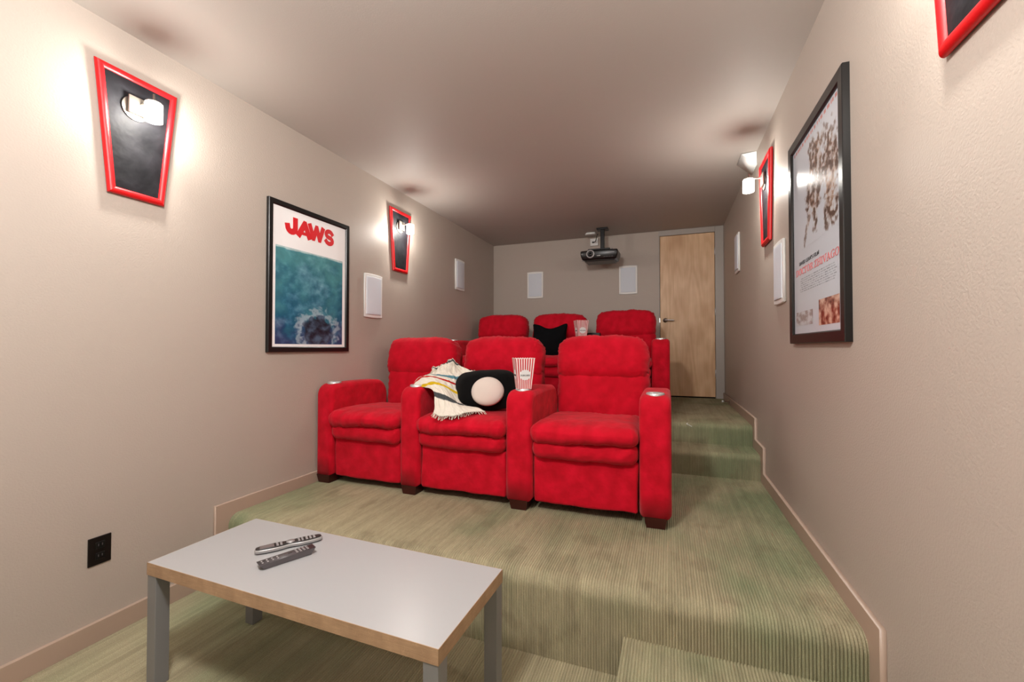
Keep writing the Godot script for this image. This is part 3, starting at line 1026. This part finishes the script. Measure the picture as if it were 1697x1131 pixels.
func sconce(at: Vector3, turn: float, label: String) -> void:
	var s := thing("wall_sconce", label, "wall sconce", at, turn, "red-framed wall sconces")
	var poly := PackedVector2Array([Vector2(-0.117, -0.298), Vector2(0.117, -0.298), Vector2(0.173, 0.298), Vector2(-0.173, 0.298)])
	var back := 0.004
	# padded roll: rings set in from the outline, each side its own smoothing
	var st := start()
	var sect := []
	var wid := 0.034
	for i in 13:
		var a := PI * i / 12.0
		sect.append([wid / 2 - wid / 2 * cos(a), back + 0.006 + 0.017 * sin(a)])
	sect.push_front([0.003, back])
	sect.append([wid, back])
	for side in 4:
		st.set_smooth_group(side + 1)
		for i in sect.size() - 1:
			var p0 := offset_poly(poly, sect[i][0])
			var p1 := offset_poly(poly, sect[i + 1][0])
			var a := p0[side]
			var b := p0[(side + 1) % 4]
			var c := p1[(side + 1) % 4]
			var d := p1[side]
			quad(st, Vector3(a.x, a.y, sect[i][1]), Vector3(b.x, b.y, sect[i][1]), Vector3(c.x, c.y, sect[i + 1][1]), Vector3(d.x, d.y, sect[i + 1][1]))
	part("padded_frame", finish(st), M.sconce_red, s)
	part("backboard", pull(offset_poly(poly, 0.012), 0.008, 0.002, 1, Transform3D(Basis(), Vector3(0, 0, 0.004))), M.black_plastic, s)
	part("fabric_panel", pull(offset_poly(poly, 0.026), 0.010, 0.003, 2, Transform3D(Basis(), Vector3(0, 0, 0.012))), M.sconce_panel, s)
	# lamp
	var ly := 0.118
	var lamp := part("backplate", soft_box(Vector3(0.085, 0.085, 0.012), 0.004, 2), M.nickel, s, Vector3(-0.01, ly + 0.03, 0.034))
	part("round_plate", lathe([[0.0, 0.0], [0.056, 0.0], [0.056, 0.006, 1], [0.0, 0.010]], 32, Transform3D(Basis(Vector3.RIGHT, PI / 2), Vector3.ZERO)), M.nickel, lamp, Vector3(-0.006, -0.012, -0.0165))
	part("arm", tube([Vector3(0.006, 0.012, 0.0), Vector3(0.012, 0.013, 0.03), Vector3(0.016, 0.014, 0.086)], 0.006, 10), M.nickel, lamp)
	var ax := Vector3(0.006, ly - 0.004, 0.120)
	part("shade_cap", lathe([[0.0, 0.0], [0.030, 0.0], [0.031, 0.004], [0.020, 0.008], [0.010, 0.011], [0.005, 0.018], [0.0045, 0.044], [0.0, 0.046]], 24), M.nickel, s, ax + Vector3(0, 0.043, 0))
	var shade := part("glass_shade", ribbed_shade(), M.glass, s, ax)
	part("bulb", lathe([[0.0, -0.034], [0.012, -0.030], [0.020, -0.016], [0.020, 0.010], [0.014, 0.028], [0.012, 0.042], [0.0, 0.043]], 20), M.glow, shade)
	var l := OmniLight3D.new()
	l.name = "lamp_light"
	l.light_color = Color(1.0, 0.985, 0.955)
	l.light_energy = SCONCE
	l.light_size = 0.03
	l.omni_range = 12.0
	l.omni_attenuation = 2.0
	l.shadow_enabled = true
	l.position = ax + Vector3(0, -0.004, 0)
	s.add_child(l)

# added globe, out of view: stands in for soft light fading towards the rear
func added_globe_lamp() -> void:
	var p := thing("added_globe_lamp", "added frosted globe lamp, out of view, standing in for soft light at the front", "pendant lamp", Vector3(-0.75, CEIL, -0.3))
	part("canopy", lathe([[0.0, -0.022], [0.03, -0.020], [0.06, -0.008], [0.062, 0.0], [0.0, 0.0]], 28), M.nickel, p)
	part("stem", tube([Vector3(0, -0.02, 0), Vector3(0, -0.075, 0)], 0.007, 10), M.nickel, p)
	var ball := []
	for i in 17:
		var a := -PI / 2 + PI * i / 16.0
		ball.append([0.15 * cos(a) if i > 0 and i < 16 else 0.0, 0.15 * sin(a)])
	part("globe", lathe(ball, 32), M.globe, p, Vector3(0, -0.21, 0))
	var l := OmniLight3D.new()
	l.name = "added_globe_light"
	l.light_color = Color(1.0, 0.99, 0.98)
	l.light_energy = ADDED_GLOBE
	l.light_size = 0.14
	l.omni_range = 14.0
	l.omni_attenuation = 2.0
	l.shadow_enabled = true
	l.position = Vector3(0, -0.21, 0)
	p.add_child(l)

func ribbed_shade() -> ArrayMesh:
	var st := start()
	var rows := []
	var seg := 64
	for e in [[0.034, 0.043], [0.034, -0.046], [0.031, -0.046], [0.031, 0.043]]:
		var row := PackedVector3Array()
		for j in seg:
			var a := -TAU * j / seg
			var r: float = e[0] + 0.0012 * (1.0 if j % 4 < 2 else -1.0)
			row.append(Vector3(cos(a) * r, e[1], -sin(a) * r))
		rows.append(row)
	sheet(st, rows, true)
	return finish(st)

func picture_frame(parent: Node3D, w: float, h: float, bar: float, deep: float) -> void:
	var st := start()
	var poly := PackedVector2Array([Vector2(-w / 2, -h / 2), Vector2(w / 2, -h / 2), Vector2(w / 2, h / 2), Vector2(-w / 2, h / 2)])
	var sect := [[0.0, 0.0], [0.0, deep - 0.003], [0.003, deep], [bar - 0.006, deep - 0.001], [bar, deep - 0.008], [bar, 0.004]]
	var names := ["frame_bar", "frame_bar", "frame_bar", "frame_bar"]
	for side in 4:
		var s2 := start()
		for i in sect.size() - 1:
			s2.set_smooth_group(i + 1)
			var p0 := offset_poly(poly, sect[i][0])
			var p1 := offset_poly(poly, sect[i + 1][0])
			var a := p0[side]
			var b := p0[(side + 1) % 4]
			var c := p1[(side + 1) % 4]
			var d := p1[side]
			quad(s2, Vector3(a.x, a.y, sect[i][1]), Vector3(b.x, b.y, sect[i][1]), Vector3(c.x, c.y, sect[i + 1][1]), Vector3(d.x, d.y, sect[i + 1][1]))
		part(names[side], finish(s2), M.black_frame, parent)
	part("backing", boxes([[Vector3(0, 0, 0.005), Vector3(w - 0.01, h - 0.01, 0.008)]]), M.black_frame, parent)

func glossy(tex: Texture2D, rough := 0.22) -> StandardMaterial3D:
	var m := mat(Color.WHITE, rough)
	m.albedo_texture = tex
	return m

func sea_poster() -> void:
	var w := 0.737
	var h := 1.013
	var f := thing("framed_poster", "black-framed film poster with red block title above a blue-green sea picture", "poster", Vector3(LEFT, 1.8085, -2.3885), ON_LEFT)
	picture_frame(f, w, h, 0.036, 0.024)
	var sheet_ := part("poster_sheet", boxes([[Vector3.ZERO, Vector3(w - 0.06, h - 0.06, 0.002)]]), glossy(null), f, Vector3(0, 0, 0.0105))
	# generic sea picture: mottled teal water, pale spray, a dark rounded rock at the foot
	var iw := 384
	var ih := 416
	var im := Image.create(iw, ih, false, Image.FORMAT_RGB8)
	var a := noise(2.2, FastNoiseLite.TYPE_SIMPLEX_SMOOTH, 5, 5)
	var b := noise(6.0, FastNoiseLite.TYPE_SIMPLEX_SMOOTH, 4, 6)
	for y in ih:
		for x in iw:
			var u := float(x) / iw
			var v := float(y) / ih
			var n := a.get_noise_2d(u * 1.2, v * 1.4)
			var m := b.get_noise_2d(u, v * 1.3)
			var c := Color(0.30, 0.55, 0.58).lerp(Color(0.10, 0.34, 0.47), clamp(v * 1.15 + n * 0.7, 0.0, 1.0))
			c = c.lerp(Color(0.20, 0.20, 0.38), clamp((v - 0.78) * 3.0 + n * 1.2, 0.0, 0.7))
			c = c.lerp(Color(0.66, 0.80, 0.84), clamp(0.35 * m + 0.45 * n - 0.05 + 0.20 * exp(-pow((u - 0.55) / 0.3, 2.0)) , 0.0, 0.6))
			var rock := Vector2((u - 0.60) / 0.24, (v - 0.86 + 0.06 * n) / 0.20).length()
			c = c.lerp(Color(0.70, 0.76, 0.80), clamp(1.0 - absf(rock - 1.12 + m * 0.5) * 3.5, 0.0, 0.75))
			c = c.lerp(Color(0.09, 0.09, 0.14).lerp(Color(0.30, 0.38, 0.47), clamp(0.5 + m, 0.0, 1.0)), clamp((1.0 - rock) * 6.0 + m * 2.0, 0.0, 1.0))
			c = c.lerp(Color(0.82, 0.88, 0.88), clamp((0.025 + 0.02 * n - v) * 60.0, 0.0, 0.8))
			im.set_pixel(x, y, c * (1.0 + 0.10 * m))
	var pic := part("sea_picture", print_sheet(0.612, 0.66), glossy(ImageTexture.create_from_image(im), 0.3), sheet_, Vector3(-0.003, -0.122, 0.0016))
	part("title_lettering", heavy_title(), M.poster_red, sheet_, Vector3(-0.012, 0.363, 0.0016))

# the four heavy capitals of the title, drawn as broad strokes
func heavy_title() -> ArrayMesh:
	var st := start()
	var e := 0.0205
	var lo := -0.0625 + e
	var hi := 0.0625 - e
	var hi_s := 0.0625 - e * 0.78
	var strokes := []
	var j := PackedVector2Array([Vector2(-0.140, hi)])
	for i in 9:
		var a := -PI * i / 8.0
		j.append(Vector2(-0.172 + 0.032 * cos(a), lo + 0.032 + 0.032 * sin(a)))
	strokes.append([j, e])
	strokes.append([PackedVector2Array([Vector2(-0.108, lo), Vector2(-0.058, hi), Vector2(-0.020, lo)]), e])
	strokes.append([PackedVector2Array([Vector2(-0.078, lo + 0.012), Vector2(-0.040, lo + 0.012)]), e * 0.55])
	strokes.append([PackedVector2Array([Vector2(-0.012, hi), Vector2(0.020, lo), Vector2(0.050, hi), Vector2(0.078, lo), Vector2(0.108, hi)]), e * 0.86])
	var s := PackedVector2Array()
	for i in 13:
		var a := deg_to_rad(25.0 + 245.0 * i / 12.0)
		s.append(Vector2(0.172 + 0.030 * cos(a), hi_s - 0.0235 + 0.0235 * sin(a)))
	for i in 13:
		var a := deg_to_rad(90.0 - 245.0 * i / 12.0)
		s.append(Vector2(0.172 + 0.032 * cos(a), -hi_s + 0.0235 + 0.0235 * sin(a)))
	strokes.append([s, e * 0.78])
	var lift := 0.0
	for k in strokes:
		for poly in Geometry2D.offset_polyline(k[0], k[1], Geometry2D.JOIN_MITER, Geometry2D.END_SQUARE):
			var q: PackedVector2Array = poly
			if Geometry2D.is_polygon_clockwise(q):
				q.reverse()
			lift += 0.0002
			pull(q, 0.001, 0.0001, 1, Transform3D(Basis(), Vector3(0, 0, lift)), st)
	return finish(st)

func pale_poster() -> void:
	var w := 0.772
	var h := 1.062
	var f := thing("framed_poster", "black-framed pale film poster with brown ink picture and pink slanted title", "poster", Vector3(RIGHT, 1.884, -2.318), ON_RIGHT)
	picture_frame(f, w, h, 0.05, 0.026)
	var sheet_ := part("poster_sheet", boxes([[Vector3.ZERO, Vector3(w - 0.08, h - 0.08, 0.002)]]), mat(Color(0.80, 0.825, 0.86), 0.15), f, Vector3(0, 0, 0.0115))
	# generic ink wash in browns, standing in for the picture
	var iw := 288
	var ih := 320
	var im := Image.create(iw, ih, false, Image.FORMAT_RGB8)
	var a := noise(3.0, FastNoiseLite.TYPE_SIMPLEX_SMOOTH, 5, 15)
	var b := noise(10.0, FastNoiseLite.TYPE_SIMPLEX_SMOOTH, 4, 16)
	var base := Color(0.80, 0.825, 0.86)
	for y in ih:
		for x in iw:
			var u := float(x) / iw
			var v := float(y) / ih
			var n := a.get_noise_2d(u, v)
			var m := b.get_noise_2d(u, v)
			var d1 := Vector2((u - 0.46 + 0.14 * (v - 0.4)) / 0.20, (v - 0.40) / 0.40).length()
			var d2 := Vector2((u - 0.80) / 0.16, (v - 0.55) / 0.38).length()
			var d3 := Vector2((u - 0.24 + (v - 0.8) * 0.6) / 0.05, (v - 0.80) / 0.24).length()
			var k: float = clamp((1.15 - min(d1, d2) + n * 0.8 + m * 0.4) * 2.6, 0.0, 1.0)
			k = max(k, clamp((1.0 - d3) * 2.0 + m, 0.0, 0.7) if d3 < 1.2 else 0.0)
			var ink := Color(0.72, 0.58, 0.48).lerp(Color(0.36, 0.27, 0.23), clamp(0.5 + n * 1.2 + m * 1.5, 0.0, 1.0))
			im.set_pixel(x, y, base.lerp(ink, k * clamp(0.75 + m * 1.2, 0.2, 0.95)))
	part("ink_picture", print_sheet(0.56, 0.50), glossy(ImageTexture.create_from_image(im), 0.15), sheet_, Vector3(0.045, 0.19, 0.0016))
	part("director_line", lettering("DAVID LEAN'S FILM", 0.020, 0.30, false, false, 0.0, 0.15), M.poster_ink, sheet_, Vector3(-0.09, -0.124, 0.0018))
	part("title_lettering", lettering("DOCTOR ZHIVAGO", 0.038, 0.60, true, false, 0.0, 0.15), M.poster_pink, sheet_, Vector3(0.0, -0.166, 0.0018))
	# lines of credits, far too small to read: broken grey rules
	var rng := RandomNumberGenerator.new()
	rng.seed = 8
	var cr := Image.create(256, 64, false, Image.FORMAT_RGB8)
	cr.fill(base)
	for ln in 7:
		var x := 4 + rng.randi_range(0, 14)
		while x < 240:
			var l := rng.randi_range(4, 18)
			cr.fill_rect(Rect2i(x, 4 + ln * 8, l, 4), base.darkened(rng.randf_range(0.12, 0.3)))
			x += l + rng.randi_range(2, 4)
	part("credit_lines", print_sheet(0.54, 0.085), glossy(ImageTexture.create_from_image(cr), 0.15), sheet_, Vector3(0.02, -0.24, 0.0016))
	var hd := Image.create(256, 16, false, Image.FORMAT_RGB8)
	hd.fill(base)
	var hx := 3
	while hx < 250:
		var l := rng.randi_range(5, 12)
		hd.fill_rect(Rect2i(hx, 3, l, 10), Color(0.78, 0.52, 0.50))
		hx += l + rng.randi_range(2, 7)
	part("heading_line", print_sheet(0.64, 0.026), glossy(ImageTexture.create_from_image(hd), 0.15), sheet_, Vector3(0.0, 0.462, 0.0016))
	# two small vignettes at the foot: grey sketch and warm brown scene
	for vg in [[-0.17, 0.27, 0.07, Color(0.62, 0.58, 0.57), Color(0.80, 0.81, 0.83), 51], [0.175, 0.25, 0.115, Color(0.45, 0.20, 0.15), Color(0.85, 0.70, 0.62), 57]]:
		var vi := Image.create(128, 56, false, Image.FORMAT_RGB8)
		var vn := noise(9.0, FastNoiseLite.TYPE_SIMPLEX_SMOOTH, 4, vg[5])
		for y in 56:
			for x in 128:
				vi.set_pixel(x, y, vg[3].lerp(vg[4], clamp(0.5 + 1.5 * vn.get_noise_2d(x / 380.0, y / 300.0), 0.0, 1.0)))
		part("small_picture", print_sheet(vg[1], vg[2]), glossy(ImageTexture.create_from_image(vi), 0.15), sheet_, Vector3(vg[0], -0.395 - (0.0 if vg[0] > 0 else 0.01), 0.0016))

func speaker(at: Vector3, turn: float, label: String) -> void:
	var s := thing("wall_speaker", label, "speaker", at, turn, "white in-wall speakers")
	var w := 0.236
	var h := 0.372
	var arch := PackedVector2Array()
	for i in 9:
		var u := -1.0 + i / 4.0
		arch.append(Vector2(u * w / 2, -h / 2 - 0.006 * (1 - u * u)))
	for i in 9:
		var u := 1.0 - i / 4.0
		arch.append(Vector2(u * w / 2, h / 2 + 0.006 * (1 - u * u)))
	part("bezel", pull(arch, 0.016, 0.004, 2, Transform3D(Basis(), Vector3(0, 0, 0.008))), M.white, s)
	var bend := BendGrille.new()
	part("grille", soft_box(Vector3(w - 0.042, h - 0.045, 0.010), 0.003, 2, 0.02, bend), M.grille, s, Vector3(0, 0, 0.015))

func projector() -> void:
	var p := thing("projector", "black ceiling projector with a silver lens ring hanging from a mount", "projector", Vector3(-0.80, CEIL, -5.45))
	part("ceiling_plate", soft_box(Vector3(0.14, 0.022, 0.12), 0.006, 2), M.black_plastic, p, Vector3(0.02, -0.011, 0.0))
	part("drop_post", soft_box(Vector3(0.05, 0.26, 0.06), 0.006, 2), M.black_plastic, p, Vector3(0.02, -0.14, 0.0))
	part("mount_plate", soft_box(Vector3(0.27, 0.018, 0.20), 0.005, 2), M.black_plastic, p, Vector3(-0.01, -0.285, 0.02))
	for x in [-0.15, 0.15]:
		part("mount_knob", lathe([[0.0, 0.0], [0.012, 0.0], [0.012, 0.02], [0.0, 0.022]], 12), M.silver_plastic, p, Vector3(x, -0.304, 0.10))
	var by := -0.365
	var bend := BendProjector.new()
	var body := part("body", soft_box(Vector3(0.455, 0.118, 0.33), 0.016, 3, 0.03, bend), M.black_plastic, p, Vector3(0, by, 0.03), Vector3(0.04, 0, 0))
	part("underside", soft_box(Vector3(0.36, 0.02, 0.24), 0.005, 2), M.dark_plastic, p, Vector3(0.0, by - 0.062, 0.01))
	var tr := Transform3D(Basis(Vector3.RIGHT, PI / 2), Vector3.ZERO)
	var ring := part("lens_ring", lathe([[0.032, 0.0], [0.052, 0.0], [0.052, 0.022], [0.046, 0.030], [0.036, 0.026], [0.032, 0.0]], 32, tr), M.silver_plastic, p, Vector3(-0.10, by + 0.005, 0.195))
	part("lens", lathe([[0.0, 0.0], [0.036, 0.0], [0.030, 0.010], [0.018, 0.016], [0.0, 0.018]], 28, tr), M.lens, ring)
	part("trim_line", boxes([[Vector3(0.075, 0, 0), Vector3(0.23, 0.005, 0.012)]], 0.001), M.silver_plastic, p, Vector3(0, by + 0.012, 0.205))
	part("trim_line", boxes([[Vector3(-0.19, 0, 0), Vector3(0.06, 0.005, 0.012)]], 0.001), M.silver_plastic, p, Vector3(0, by + 0.012, 0.195))
	for i in 4:
		for j in 2:
			part("vent_slot", boxes([[Vector3.ZERO, Vector3(0.022, 0.006, 0.006)]], 0.001), M.grey_plastic, body, Vector3(0.07 + 0.03 * i, -0.012 - 0.016 * j, 0.172 - 0.002 * i))
	part("name_plate", boxes([[Vector3.ZERO, Vector3(0.045, 0.007, 0.004)]], 0.001), M.silver_plastic, body, Vector3(0.0, -0.014, 0.180))
	part("front_foot", lathe([[0.0, -0.012], [0.014, -0.012], [0.016, 0.0], [0.0, 0.0]], 14), M.silver_plastic, body, Vector3(-0.20, -0.052, 0.13))

# ------------------------------------------------------------------ small things
func build_small_things() -> void:
	popcorn(Vector3(-0.857, P1 + 0.0075 + 0.715 + 0.0085, -2.43 - 0.105), 0.52, "red striped popcorn box standing on the lower sofa's armrest beside the plush cushion")
	popcorn(Vector3(-0.857, P2 + 0.0075 + 0.715 + 0.0085, -4.31 - 0.105), 0.50, "red striped popcorn box standing on the upper sofa's armrest")
	black_box()
	throw_pillow()
	plush_cushion()
	blanket()
	scraps()

func popcorn(at: Vector3, turn: float, label: String) -> void:
	var p := thing("popcorn_box", label, "popcorn box", at, turn, "striped popcorn boxes")
	var hb := 0.043
	var ht := 0.063
	var hh := 0.185
	var im := Image.create(128, 8, false, Image.FORMAT_RGB8)
	for x in 128:
		for y in 8:
			im.set_pixel(x, y, Color(0.76, 0.10, 0.14) if fposmod(x / 128.0 * 8.0 + 0.25, 1.0) < 0.5 else Color(0.93, 0.90, 0.89))
	var m: StandardMaterial3D
	if M.has("popcorn"):
		m = M.popcorn
	else:
		m = glossy(ImageTexture.create_from_image(im), 0.45)
		M.popcorn = m
	for side in 4:
		var st := start()
		var n := 32
		var t := 0.0012
		for face in 2:
			for j in n:
				var pts := []
				var uvs := []
				for e in [[j, 0], [j + 1, 0], [j + 1, 1], [j, 1]]:
					var u := float(e[0]) / n
					var wv := lerpf(hb, ht, e[1])
					var y: float = 0.0
					if e[1] == 1:
						y = hh + 0.007 * absf(sin(PI * u * 8.0))
					pts.append(Vector3((u * 2.0 - 1.0) * wv, y, wv - (t if face == 1 else 0.0)))
					uvs.append(Vector2(u, 1.0 - e[1]))
				var order := [0, 2, 1, 0, 3, 2] if face == 0 else [0, 1, 2, 0, 2, 3]
				st.set_smooth_group(face)
				for k in order:
					st.set_uv(uvs[k])
					st.add_vertex(pts[k])
		st.generate_normals()
		st.index()
		part("panel", st.commit(), m, p, Vector3.ZERO, Vector3(0, PI / 2 * side, 0))
	part("bottom", boxes([[Vector3(0, 0.001, 0), Vector3(hb * 2, 0.002, hb * 2)]]), M.paper, p)
	# oval label on the front and on the flank
	var tilt := atan2(ht - hb, hh)
	var oval := PackedVector2Array()
	for i in 32:
		oval.append(Vector2(0.036 * cos(TAU * i / 32), 0.032 * sin(TAU * i / 32)))
	for turn2 in [0.0, -PI / 2]:
		var lb := part("label", pull(oval, 0.0012, 0.0003, 1), M.paper, p, Vector3(sin(turn2), 0, cos(turn2)) * (lerpf(hb, ht, 0.47) + 0.0008) + Vector3(0, hh * 0.47, 0), Vector3(0, turn2, 0))
		lb.basis = Basis(Vector3.UP, turn2) * Basis(Vector3.RIGHT, tilt)
		part("lettering", lettering("POPCORN", 0.011, 0.058, true, true), M.poster_ink, lb, Vector3(0, -0.003, 0.001))

func black_box() -> void:
	var b := thing("media_box", "small black box with a silver stripe on the upper sofa's armrest behind the popcorn", "box", Vector3(-0.80, P2 + 0.0075 + 0.717, -4.31 - 0.40))
	part("case", soft_box(Vector3(0.20, 0.075, 0.10), 0.006, 2), M.black_plastic, b, Vector3(0.0, 0.0385, 0))
	part("stripe", boxes([[Vector3.ZERO, Vector3(0.20, 0.012, 0.004)]], 0.001), M.silver_plastic, b, Vector3(0.0, 0.028, 0.051))

func throw_pillow() -> void:
	var n1 := noise(5.0, FastNoiseLite.TYPE_SIMPLEX_SMOOTH, 2, 77)
	var w := 0.41
	var bend := BendPillow.new()
	bend.n1 = n1
	bend.w = w
	var t := thing("throw_pillow", "black throw pillow with a dented top leaning on the upper sofa", "pillow", Vector3(-1.30, P2 + 0.5545 + 0.165, -4.31 - 0.475))
	t.rotation = Vector3(-0.28, 0.06, 0)
	part("cover", soft_box(Vector3(w, w, 0.15), 0.02, 3, 0.016, bend), M.pillow_black, t)
	part("care_tag", soft_box(Vector3(0.018, 0.028, 0.002), 0.0008, 1), M.grey_plastic, t, Vector3(0.055, -0.05, 0.086), Vector3(0, 0, 0.4))

func plush_cushion() -> void:
	# plain two-tone plush: a wide black cushion with a plain cream oval pad on its front
	var n1 := noise(7.0, FastNoiseLite.TYPE_SIMPLEX_SMOOTH, 2, 91)
	var w := 0.44
	var h := 0.285
	var bend := BendPlush.new()
	bend.n1 = n1
	bend.w = w
	bend.h = h
	var t := thing("plush_cushion", "black plush cushion with a plain cream oval front beside the striped blanket", "cushion", Vector3(-1.19, P1 + 0.557 + 0.135, -2.43 - 0.29))
	t.rotation = Vector3(-0.32, 0.30, 0.06)
	part("cover", soft_box(Vector3(w, h, 0.17), 0.08, 6, 0.014, bend), M.plush_black, t)
	var pad := BendPad.new()
	pad.n1 = n1
	part("front_pad", lathe([[0.0, -0.03], [0.075, -0.03], [0.094, -0.018], [0.100, 0.0], [0.095, 0.018], [0.075, 0.032], [0.04, 0.041], [0.0, 0.044]], 36, Transform3D(Basis.from_scale(Vector3(1.12, 1, 1.0)), Vector3.ZERO).rotated(Vector3.RIGHT, PI / 2)), M.plush_cream, t, Vector3(0.015, -0.030, 0.088))

# points of the photograph on the plane z, used to lay the blanket over armrest and seat
func pix(px: float, py: float, z: float) -> Vector3:
	var b := Basis(Vector3.UP, deg_to_rad(20.232)) * Basis(Vector3.RIGHT, deg_to_rad(0.936))
	var d := b * Vector3((px - 848.5) / 704.0, -(py - 565.5) / 704.0, -1.0)
	return Vector3(0, 1.33, 0) + d * (z / d.z)

func spline(p: Array, t: float):
	var n := p.size() - 1
	var i := int(clamp(floor(t * n), 0, n - 1))
	var f := t * n - i
	var a = p[max(i - 1, 0)]
	var b = p[i]
	var c = p[i + 1]
	var d = p[min(i + 2, n)]
	return 0.5 * ((2.0 * b) + (c - a) * f + (2.0 * a - 5.0 * b + 4.0 * c - d) * f * f + (3.0 * b - a - 3.0 * c + d) * f * f * f)

func blanket() -> void:
	# control net, rows from the fringe up to the bunched top; each entry is (zoomed x, zoomed y, z)
	var net := [
		[[440, 705, -2.37], [510, 732, -2.365], [640, 728, -2.37], [770, 695, -2.45], [925, 690, -2.53]],
		[[452, 640, -2.42], [530, 668, -2.42], [640, 672, -2.42], [745, 655, -2.49], [860, 655, -2.57]],
		[[440, 500, -2.47], [520, 520, -2.47], [605, 560, -2.50], [680, 610, -2.56], [790, 640, -2.62]],
		[[350, 462, -2.50], [455, 440, -2.51], [560, 468, -2.55], [650, 525, -2.60], [780, 560, -2.66]],
		[[250, 462, -2.53], [390, 385, -2.55], [540, 420, -2.59], [650, 470, -2.64], [800, 500, -2.70]],
		[[215, 470, -2.56], [345, 358, -2.60], [560, 385, -2.64], [660, 420, -2.69], [830, 420, -2.76]],
		[[290, 420, -2.62], [420, 345, -2.68], [560, 340, -2.70], [690, 350, -2.75], [860, 370, -2.82]],
		[[420, 330, -2.72], [470, 320, -2.76], [590, 300, -2.76], [700, 310, -2.80], [900, 360, -2.86]],
		[[432, 282, -2.78], [530, 245, -2.81], [610, 195, -2.84], [680, 255, -2.86], [800, 310, -2.88]],
		[[470, 300, -2.86], [560, 270, -2.88], [630, 240, -2.90], [700, 300, -2.90], [800, 350, -2.90]]]
	var grid := []
	for r in net:
		var row := []
		for e in r:
			row.append(pix(640.0 + e[0] / 5.657, 560.0 + e[1] / 5.657, e[2]))
		grid.append(row)
	var nu := 72
	var nv := 150
	var fold := noise(1.0, FastNoiseLite.TYPE_SIMPLEX_SMOOTH, 2, 3)
	var fold2 := noise(1.0, FastNoiseLite.TYPE_SIMPLEX_SMOOTH, 2, 4)
	var rows := []
	var cream := lin(0.90, 0.87, 0.82)
	var bands := [[0.175, 0.215, lin(0.30, 0.31, 0.32)], [0.335, 0.385, lin(0.84, 0.70, 0.16)], [0.50, 0.535, lin(0.72, 0.14, 0.14)], [0.60, 0.635, lin(0.36, 0.52, 0.57)], [0.86, 0.885, lin(0.30, 0.31, 0.32)]]
	for i in nv + 1:
		var v := float(i) / nv
		var ctrl := []
		for j in 5:
			var colp := []
			for r in grid:
				colp.append(r[j])
			ctrl.append(spline(colp, v))
		var row := PackedVector3Array()
		for j in nu + 1:
			var u := float(j) / nu
			var p: Vector3 = spline(ctrl, u)
			var amp: float = 0.010 + 0.028 * smoothstep(0.5, 0.9, v)
			p += Vector3(0.2, 0.5, 0.85) * amp * (fold.get_noise_2d(u * 5.0 + v * 3.5, v * 4.0 - u * 2.0) + 0.5 * fold2.get_noise_2d(u * 14.0 + v * 8.0, v * 9.0))
			row.append(p)
		rows.append(row)
	var V := PackedVector3Array()
	var C := PackedColorArray()
	var I := PackedInt32Array()
	var N := PackedVector3Array()
	var rng := RandomNumberGenerator.new()
	rng.seed = 5
	for i in nv + 1:
		var v := float(i) / nv
		for j in nu + 1:
			var du: Vector3 = rows[i][min(j + 1, nu)] - rows[i][max(j - 1, 0)]
			var dv: Vector3 = rows[min(i + 1, nv)][j] - rows[max(i - 1, 0)][j]
			V.append(rows[i][j])
			N.append(du.cross(dv).normalized())
			var c := cream
			for bd in bands:
				if v >= bd[0] and v <= bd[1]:
					c = bd[2]
			c = c * rng.randf_range(0.93, 1.03)
			c.a = 1.0
			C.append(c)
	var cnt := V.size()
	for k in cnt:                         # back of the cloth
		V.append(V[k] - N[k] * 0.004)
		N.append(-N[k])
		C.append(C[k])
	for i in nv:
		for j in nu:
			var a := i * (nu + 1) + j
			var b := a + nu + 1
			I.append_array(PackedInt32Array([a, b, a + 1, a + 1, b, b + 1]))
			I.append_array(PackedInt32Array([cnt + a, cnt + a + 1, cnt + b, cnt + a + 1, cnt + b + 1, cnt + b]))
	for j in nu:
		for i in [0, nv]:
			var a: int = i * (nu + 1) + j
			I.append_array(PackedInt32Array([a, cnt + a, a + 1, a + 1, cnt + a, cnt + a + 1]))
	for i in nv:
		for j in [0, nu]:
			var a: int = i * (nu + 1) + j
			I.append_array(PackedInt32Array([a, cnt + a, a + nu + 1, a + nu + 1, cnt + a, cnt + a + nu + 1]))
	var arr := []
	arr.resize(Mesh.ARRAY_MAX)
	arr[Mesh.ARRAY_VERTEX] = V
	arr[Mesh.ARRAY_NORMAL] = N
	arr[Mesh.ARRAY_COLOR] = C
	arr[Mesh.ARRAY_INDEX] = I
	var m := ArrayMesh.new()
	m.add_surface_from_arrays(Mesh.PRIMITIVE_TRIANGLES, arr)
	var t := thing("blanket", "cream wool blanket with yellow, grey and red stripes bunched on the sofa's armrest", "blanket")
	part("cloth", m, M.wool, t)
	var st := start()
	for j in range(1, nu, 2):
		var p: Vector3 = rows[0][j]
		var dn: Vector3 = (rows[0][j] - rows[4][j]).normalized()
		var q := p + dn * 0.016 + Vector3(rng.randf_range(-0.004, 0.004), -0.002, 0.006)
		tube([p, q, q + dn * 0.012 + Vector3(rng.randf_range(-0.006, 0.006), rng.randf_range(-0.005, 0.0), 0.006)], 0.0018, 5, st)
	var fr := part("fringe", finish(st), M.fringe, t)
	fr.set_meta("kind", "stuff")

func scraps() -> void:
	single("paper_scrap", "thin curled white scrap lying on the edge of the upper step", "scrap", tube(curve_pts([Vector3(0.0, 0.012, 0.0), Vector3(-0.012, 0.004, 0.004), Vector3(0.008, -0.004, 0.010), Vector3(0.03, -0.016, 0.012)], 14), 0.0022, 6), M.white, Vector3(0.150, P2 - 0.008, RISE3 + 0.004))
